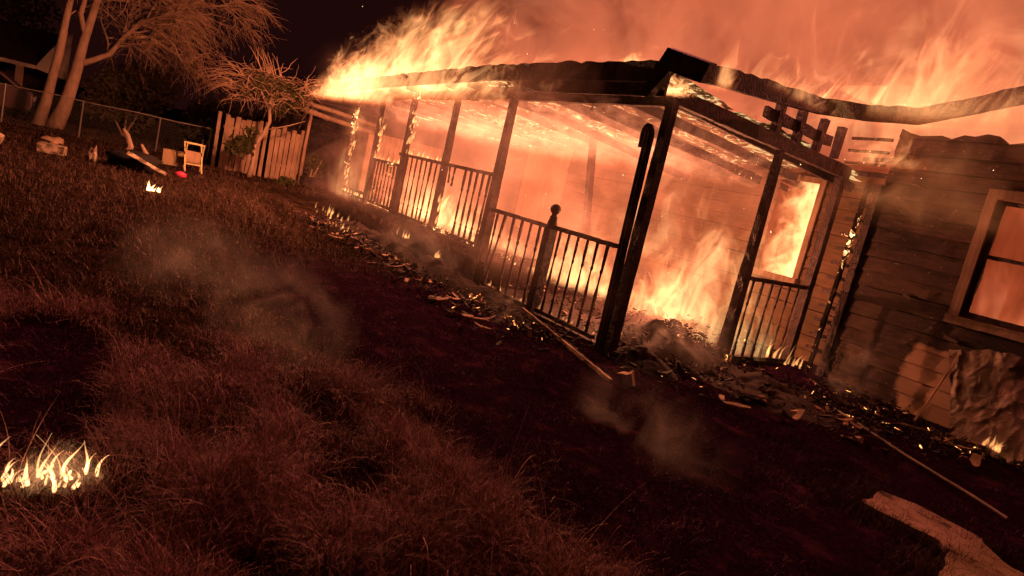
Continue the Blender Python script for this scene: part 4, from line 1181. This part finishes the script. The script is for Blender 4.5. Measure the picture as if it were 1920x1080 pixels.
mb = MB(); mb.tube([(-19.2, 1.3, 0.0), (-19.1, 1.45, 0.35), (-19.2, 1.35, 0.62), (-19.2, 1.25, 0.75)], [0.09, 0.07, 0.06, 0.03], 7); tag(mb.build('tree_stump', M_BARK), 'crooked dead stump behind the dark heaped tarp', 'stump')
mb = MB(); mb.tube([(-19.2, 1.75, 0.0), (-19.1, 1.8, 0.25), (-19.2, 1.68, 0.45)], [0.08, 0.06, 0.03], 7); tag(mb.build('tree_stump', M_BARK), 'shorter broken stump between the tarp and the pink toy', 'stump')

# ================================================================== fire
A_ = 'stuff'
# small tongues of flame: on rails, posts, deck edge, the ground
def tongues(name, spots, mat, label):
    mb = MB()
    for s in spots: tongue(mb, *s)
    tag(mb.build(name, mat, smooth=True), label, kind='stuff')
S = []
for i in range(40):
    a = rng.uniform(0, 6.28); r = rng.random() ** 0.6
    S.append((-2.97 + 0.11 * r * math.cos(a), 0.10 + 0.17 * r * math.sin(a), 0.01, (0.025 + 0.17 * rng.random() ** 2.6) * (1.25 - r * .6), rng.uniform(0.004, 0.013), (rng.uniform(-.5, .5), rng.uniform(-.6, .6))))
S += [(-2.98, 0.22, 0.02, 0.15, 0.010, (0, -0.05)), (-2.98, 0.06, 0.02, 0.13, 0.009, (0, 0.3)), (-3.12, -0.10, 0.05, 0.09, 0.010, (0, 0.5)), (-3.05, -0.05, 0.02, 0.06, 0.008, (0, 0.5))]
tongues('grass_flames', S, M_TONGUE_HOT, 'small white-hot flames in the grass at the lower left')
S = [(-13.35 + rng.uniform(-.08, .08), 1.45 + rng.uniform(-.14, .16), 0.02, 0.04 + 0.2 * rng.random() ** 2.2, rng.uniform(0.010, 0.035), (0, rng.uniform(-.6, .6))) for i in range(16)]
tongues('grass_flames', S, M_TONGUE_HOT, 'small lone fire burning in the far left yard')
S = []
for (a, b, z, n, hh) in ((-11.3, -9.6, 1.68, 26, 0.13), (-12.5, -11.4, 1.47, 16, 0.12), (-12.6, -8.1, 0.56, 110, 0.18), (-14.2, -12.6, 0.56, 60, 0.24), (-9.5, -8.2, 0.5, 40, 0.22), (-7.8, -5.3, 0.1, 26, 0.12)):
    for i in range(n):
        S.append((rng.uniform(a, b), PF + rng.uniform(0.0, 0.12), z, rng.uniform(.25, 1) * hh, rng.uniform(.012, .028), (rng.uniform(-.1, .5), 0.1)))
for (x, z0, z1, n) in ((-14.0, 0.6, 2.3, 60), (-12.55, 1.4, 2.2, 26), (-11.13, 1.7, 2.4, 18), (-9.5, 0.6, 1.1, 14)):
    for i in range(n):
        S.append((x + rng.uniform(-.02, .10), PF + rng.uniform(-.03, .06), rng.uniform(z0, z1), rng.uniform(.05, .2), rng.uniform(.012, .03), (rng.uniform(-.1, .5), 0.1)))
tongues('rail_flames', S, M_TONGUE, 'small flames running along the left porch rails and posts')
S = []
for (x, y, z, n, sp, hh) in ((-2.32, 8.1, 0.05, 12, 0.07, 0.16), (-11.9, 4.55, 0.05, 12, 0.3, 0.16), (-12.6, 4.6, 0.1, 10, 0.3, 0.2), (-10.1, 4.9, 0.3, 7, 0.06, 0.2), (-9.0, 5.0, 0.2, 5, 0.05, 0.16), (-14.6, 5.2, 0.0, 14, 0.3, 0.2), (-4.9, 8.5, 0.02, 12, 0.12, 0.2), (-4.98, 8.2, 0.08, 8, 0.12, 0.3)):
    for i in range(n): S.append((x + rng.gauss(0, sp), y + rng.gauss(0, sp * .6), z, rng.uniform(.3, 1) * hh, rng.uniform(.012, .03), (rng.uniform(-.1, .4), 0.1)))
for i in range(18):
    y = rng.uniform(4.8, 5.1); S.append((-5.0 + rng.gauss(0, 0.14), y, 2.86, rng.uniform(.03, .12), rng.uniform(.006, .015), (0.3, 0)))
tongues('debris_flames', S, M_TONGUE, 'small scattered flames among the debris and on the corner beam')

# the great plume off the left roof edge, leaning with the wind
SAL = ((0.95, 0.14, 0.035), (1.0, 0.25, 0.07), (1.0, 0.44, 0.16))
flame_vol('roof_flames', (-11.7, 4.75, 2.45), (8.4, 1.1, 1.75), base=0.2, lean=(1.1, 0), scale=2.3, amp=3.6, bias=0.30, gain=1.7, strength=2.3, stretch=0.7, cols=SAL, step=0.055, taper=0.35, seed=1, flat_top=1.0, dist=2.6, detail=5, label='great leaning sheet of flame over the left end of the porch roof')
flame_vol('roof_flames', (-13.2, 4.5, 2.35), (4.8, 0.7, 1.0), base=0.2, lean=(0.6, 0), scale=4.0, amp=2.6, bias=0.35, gain=1.8, strength=3.2, stretch=0.7, cols=SAL, step=0.04, taper=0.3, seed=5, dist=1.4, label='flames rolling over the left roof corner')
flame_vol('roof_flames', (-4.2, 8.05, 3.2), (3.4, 0.9, 1.25), base=0.2, lean=(0.3, 0), scale=3.6, amp=3.0, bias=0.15, gain=2.0, strength=4.6, stretch=0.35, cols=SAL, step=0.04, taper=0.6, seed=9, label='flames rising over the right roof edge')
flame_vol('roof_flames', (-4.6, 5.25, 2.9), (0.35, 0.35, 0.62), base=0.2, lean=(0.2, 0), scale=8, amp=1.6, bias=0.2, gain=2, strength=9, stretch=0.3, cols=SAL, step=0.025, taper=0.5, seed=12, label='thin flame curling up beside the broken roof corner')
flame_vol('roof_flames', (-5.6, 4.9, 3.03), (0.9, 0.3, 0.24), base=0.2, lean=(0.4, 0), scale=9, amp=1.6, bias=0.25, gain=2, strength=11, stretch=0.5, cols=SAL, step=0.025, taper=0.5, seed=13, label='short bright flames on the middle of the roof edge')
flame_vol('roof_flames', (-4.5, 8.35, 2.75), (1.5, 0.5, 0.7), base=0.2, lean=(0.2, 0), scale=3.5, amp=1.8, bias=0.15, gain=1.4, strength=3.5, stretch=0.8, cols=SAL, step=0.04, taper=0.3, seed=15, dist=1.8, label='flames curling out of the gable battens under the side roof edge')
flame_vol('roof_flames', (-8.6, 4.72, 2.66), (5.0, 0.5, 0.75), base=0.2, lean=(0.5, 0), scale=3.4, amp=2.8, bias=-0.05, gain=1.6, strength=1.6, stretch=0.8, cols=SAL, step=0.05, taper=0.2, seed=17, dist=1.6, label='thin flames curling over the middle of the roof edge')
flame_vol('roof_flames', (-4.7, 6.6, 3.12), (0.6, 3.2, 0.5), base=0.2, lean=(0.3, 0), scale=5, amp=2.8, bias=-0.05, gain=1.8, strength=3.0, stretch=0.5, cols=SAL, step=0.04, taper=0.4, seed=18, label='short ragged flames along the side roof edge')
flame_vol('roof_flames', (-4.98, 4.95, 2.80), (0.75, 0.4, 0.26), base=0.1, scale=11, amp=3.0, bias=0.1, gain=2, strength=14, stretch=0.9, cols=SAL, step=0.022, taper=0.2, seed=19, dist=1.8, label='bright flames curling round the corner beam under the broken gutter piece')
# under the porch ceiling
flame_vol('ceiling_flames', (-9.7, 6.75, 2.2), (9.4, 4.2, 0.72), base=0.2, scale=2.6, amp=3.2, bias=0.1, gain=1.5, strength=0.5, stretch=1.4, cols=((0.95, 0.15, 0.05), (1, 0.22, 0.085), (1, 0.34, 0.15)), step=0.09, taper=0.0, seed=3, flat_top=0.0, dist=1.6, box=True, label='flames rolling under the porch ceiling')
# entry fire and deck fires
flame_vol('entry_fire', (-6.35, 7.1, 0.15), (1.6, 1.1, 1.35), lean=(0.1, 0), scale=4.2, amp=2.5, bias=0.2, gain=1.4, strength=5.0, stretch=0.5, cols=SAL, step=0.04, taper=0.6, seed=21, label='brightest fire burning on the rubble inside the entry')
flame_vol('entry_fire', (-6.3, 7.9, 0.2), (1.2, 0.8, 2.4), lean=(0.0, 0), scale=3.6, amp=3.0, bias=0.2, gain=1.6, strength=1.9, stretch=0.35, cols=((0.95, 0.14, 0.04), (1, 0.26, 0.08), (1, 0.5, 0.2)), step=0.05, taper=0.6, seed=22, label='tall red flame behind the entry fire')
flame_vol('deck_fire', (-10.6, 5.9, 0.5), (6.8, 1.4, 0.75), scale=4.2, amp=2.8, bias=0.05, gain=1.8, strength=3.0, stretch=0.4, cols=SAL, step=0.065, taper=0.4, seed=25, label='low flames along the raised porch deck')
flame_vol('deck_fire', (-7.2, 6.3, 0.35), (2.5, 1.2, 0.95), scale=4.6, amp=3.0, bias=0.15, gain=1.8, strength=3.0, stretch=0.45, cols=SAL, step=0.065, taper=0.4, seed=26, label='flames behind the low right railing')
flame_vol('deck_fire', (-5.4, 7.6, 0.05), (1.1, 1.8, 2.0), scale=4.2, amp=3.2, bias=0.1, gain=1.5, strength=1.1, stretch=0.4, cols=((0.9, 0.2, 0.05), (1, 0.36, 0.1), (1, 0.6, 0.22)), step=0.05, taper=0.5, seed=27, label='thin flames against the back wall by the right posts')
# rooms
flame_vol('room_fire', (-6.0, 10.3, 0.9), (1.6, 1.5, 2.1), lean=(0, 0), scale=3.4, amp=3.4, bias=0.3, gain=1.6, strength=3.2, stretch=0.7, cols=SAL, step=0.05, taper=0.2, seed=31, flat_top=0.2, box=True, label='fire filling the room behind the narrow back window')
flame_vol('room_fire', (-12.7, 10.8, 0.3), (2.4, 2.2, 2.6), scale=1.6, amp=2.2, bias=0.2, gain=0.9, strength=0.14, stretch=0.7, cols=((0.9, 0.13, 0.05), (1, 0.22, 0.09), (1, 0.32, 0.14)), step=0.15, taper=0.0, flat_top=0.0, seed=32, box=True, label='red fire glow filling the wide back doorway')
flame_vol('room_fire', (-2.6, 10.0, 0.7), (2.6, 2.0, 2.0), scale=2.2, amp=2.8, bias=0.15, gain=1.0, strength=0.75, stretch=0.5, cols=((0.9, 0.10, 0.04), (1, 0.20, 0.08), (1, 0.34, 0.15)), step=0.12, taper=0.1, seed=33, flat_top=1.3, box=True, label='red fire inside the wing room behind the right window')

# smoke, its firelit glow put in as emission: over the roof, and hanging in the porch
flame_vol('fire_smoke', (-8.0, 13.0, 1.8), (30.0, 13.0, 13.0), base=0.2, lean=(0.35, 0), scale=0.46, amp=3.8, bias=0.25, gain=1.0, strength=0.19, stretch=0.9, billow=True, absorb=0.30,
          cols=((0.62, 0.15, 0.055), (0.97, 0.18, 0.078), (1.0, 0.26, 0.12)), step=0.4, taper=0.0, seed=41, flat_top=0.2, dist=1.1, warp=1.4, detail=5, box=True, label='rolling orange self-glowing smoke above the house')
flame_vol('fire_smoke', (-10.0, 6.65, 0.0), (11.2, 5.6, 3.7), base=0.2, scale=0.9, amp=2.0, bias=0.45, gain=0.6, strength=0.36, stretch=1, billow=True, warp=0.8,
          cols=((0.88, 0.20, 0.08), (0.97, 0.22, 0.09), (1.0, 0.26, 0.11)), step=0.25, taper=0.0, seed=43, flat_top=0.0, detail=3, box=True, label='glowing smoke hanging inside the porch')

# wisps of smoke creeping over the burnt ground, their firelit tint emitted by the smoke itself
def m_wisp(name, seed, size, strength):
    ks = 1.0 / max(0.25, min(1.0, size[0]))
    t = NT(name); p = t.obj()
    e = t.math('SUBTRACT', 1.0, t.vmath('LENGTH', t.vmath('DIVIDE', p, size)))
    q = t.vmath('ADD', p, (seed, seed * 2, 0)); q = t.vmath('ADD', q, t.vmath('SCALE', t.noise(q, 1.6, 2, col=True), scale=0.9))
    n = t.noise(t.vmath('MULTIPLY', q, (0.8, 0.8, 1.0)), 1.7 * ks, 5, 0.58, 1.4)
    d = t.math('MULTIPLY', t.math('MULTIPLY', t.math('SUBTRACT', n, 0.50), 5.0, clamp=True), t.smooth(e, 0.0, 0.7))
    em = t.n('Emission'); em.inputs[0].default_value = (1.0, 0.30, 0.13, 1); t.l(t.math('MULTIPLY', d, strength * 1.9), em.inputs[1])
    t.l(em.outputs[0], t.out.inputs['Volume'])
    t.m.cycles.volume_step_rate = 0.4
    return t.m
for (x, y, z, sx, sy, sz, st, sd, lab) in ((-6.9, 1.15, 0.20, 1.7, 0.9, 0.50, 0.12, 1.0, 'thin smoke drifting over the burnt grass left of centre'),
        (-4.75, 1.45, 0.25, 0.9, 0.6, 0.55, 0.20, 4.0, 'faint smoke wisp rising from the burnt grass at centre left'),
        (-2.9, 3.45, 0.18, 0.85, 0.5, 0.42, 0.13, 7.0, 'smoke wisp over black ground at lower right of centre'),
        (-6.1, 4.35, 0.20, 0.35, 0.3, 0.35, 0.55, 9.0, 'smoke wisp rising by the fallen plank'),
        (-3.9, 7.9, 0.35, 0.6, 0.45, 0.5, 0.35, 12.0, 'pale smoke at the foot of the wing wall'),
        (-5.2, 6.1, 0.35, 1.1, 0.9, 0.6, 0.45, 15.0, 'thick smoke over the rubble before the entry'),
        (-9.0, 4.7, 0.40, 2.2, 0.5, 0.5, 0.30, 18.0, 'smoke rolling out from under the raised porch deck'),
        (-17.5, 7.2, 0.9, 1.8, 1.0, 1.3, 0.16, 21.0, 'smoke drifting in front of the lean-to shed')):
    mb = MB(); lump(mb, 0, 0, 0, sx, sy, sz, 1, 0.0)
    o = mb.build('ground_smoke', m_wisp('drifting_smoke', sd, (sx, sy, sz), st), loc=(x, y, z), smooth=True)
    tag(o, lab, kind='stuff')

RED = ((0.9, 0.15, 0.05), (1, 0.26, 0.08), (1, 0.5, 0.2))
flame_vol('wall_flames', (-8.2, 8.7, 0.6), (4.6, 0.9, 2.0), base=0.2, scale=3.0, amp=3.4, bias=-0.05, gain=1.8, strength=0.9, stretch=0.4, cols=RED, step=0.08, taper=0.3, seed=51, label='flames climbing the back wall of the porch')
flame_vol('wall_flames', (-12.6, 6.6, 0.5), (3.2, 2.4, 2.1), base=0.2, scale=2.0, amp=2.6, bias=0.0, gain=1.2, strength=0.6, stretch=0.4, cols=RED, step=0.10, taper=0.2, seed=52, label='flames in the far end of the porch')
flame_vol('fire_smoke', (-3.4, 8.1, 1.9), (3.6, 1.0, 3.0), base=0.2, scale=1.3, amp=2.0, bias=0.25, gain=0.8, strength=0.42, stretch=1, billow=True, cols=((0.62, 0.17, 0.05), (0.9, 0.24, 0.075), (1.0, 0.34, 0.11)), step=0.12, taper=0.0, seed=53, flat_top=1.3, box=True, label='glowing smoke rolling over the top of the wing wall')  # haze glow before the wall is emitted by the smoke, not scattered firelight
flame_vol('grass_flames', (-2.97, 0.10, 0.0), (0.30, 0.46, 0.20), lean=(0, 0.2), scale=24, amp=3.4, bias=-0.25, gain=2.0, strength=10, stretch=0.4, cols=((0.95, 0.2, 0.05), (1, 0.30, 0.10), (1, 0.5, 0.2)), step=0.012, taper=0.5, seed=54, label='ragged flame body of the small fire at the lower left')
sp = MB()
for i in range(80):
    x, y, z = rng.uniform(-15, -2.5), rng.uniform(4.4, 9), rng.uniform(0.6, 5.5)
    d = Vector((rng.gauss(0, 1), rng.gauss(0, 1), rng.gauss(0, 1))).normalized() * rng.uniform(0.003, 0.010)
    sp.bar(Vector((x, y, z)) - d, Vector((x, y, z)) + d, 0.004, 0.004)
t = NT('flying_spark'); em = t.n('Emission'); em.inputs[0].default_value = (1, 0.55, 0.25, 1); em.inputs[1].default_value = 4; t.l(em.outputs[0], t.out.inputs['Surface'])
tag(sp.build('sparks', t.m), 'tiny glowing sparks flying about the burning house', 'sparks', kind='stuff')

flame_vol('sky_fire', (-5.0, 10.6, 3.0), (8.5, 2.6, 4.4), lean=(0.25, 0), base=0.15, scale=1.1, amp=3.4, bias=0.05, gain=1.3, strength=0.55, stretch=0.7, billow=True, cols=((0.9, 0.15, 0.05), (1, 0.27, 0.10), (1, 0.48, 0.2)), step=0.16, taper=0.15, seed=61, dist=2.0, warp=0.7, detail=5, label='rolling fire filling the smoke over the right half of the roof')
flame_vol('sky_fire', (-11.5, 9.5, 3.0), (5.0, 2.2, 3.2), lean=(0.6, 0), base=0.15, scale=1.3, amp=3.2, bias=-0.1, gain=1.3, strength=0.40, stretch=0.7, billow=True, cols=((0.9, 0.15, 0.05), (1, 0.27, 0.10), (1, 0.48, 0.2)), step=0.16, taper=0.2, seed=62, dist=2.0, warp=0.7, detail=5, label='rolling fire in the smoke behind the left roof')

flame_vol('wall_flames', (-13.4, 4.95, 0.45), (2.6, 0.6, 2.3), base=0.05, lean=(0.1, 0), scale=2.6, amp=2.8, bias=0.15, gain=1.2, strength=0.9, stretch=0.4, cols=RED, step=0.07, taper=0.2, seed=71, label='flames wrapping the last posts at the far end of the porch')
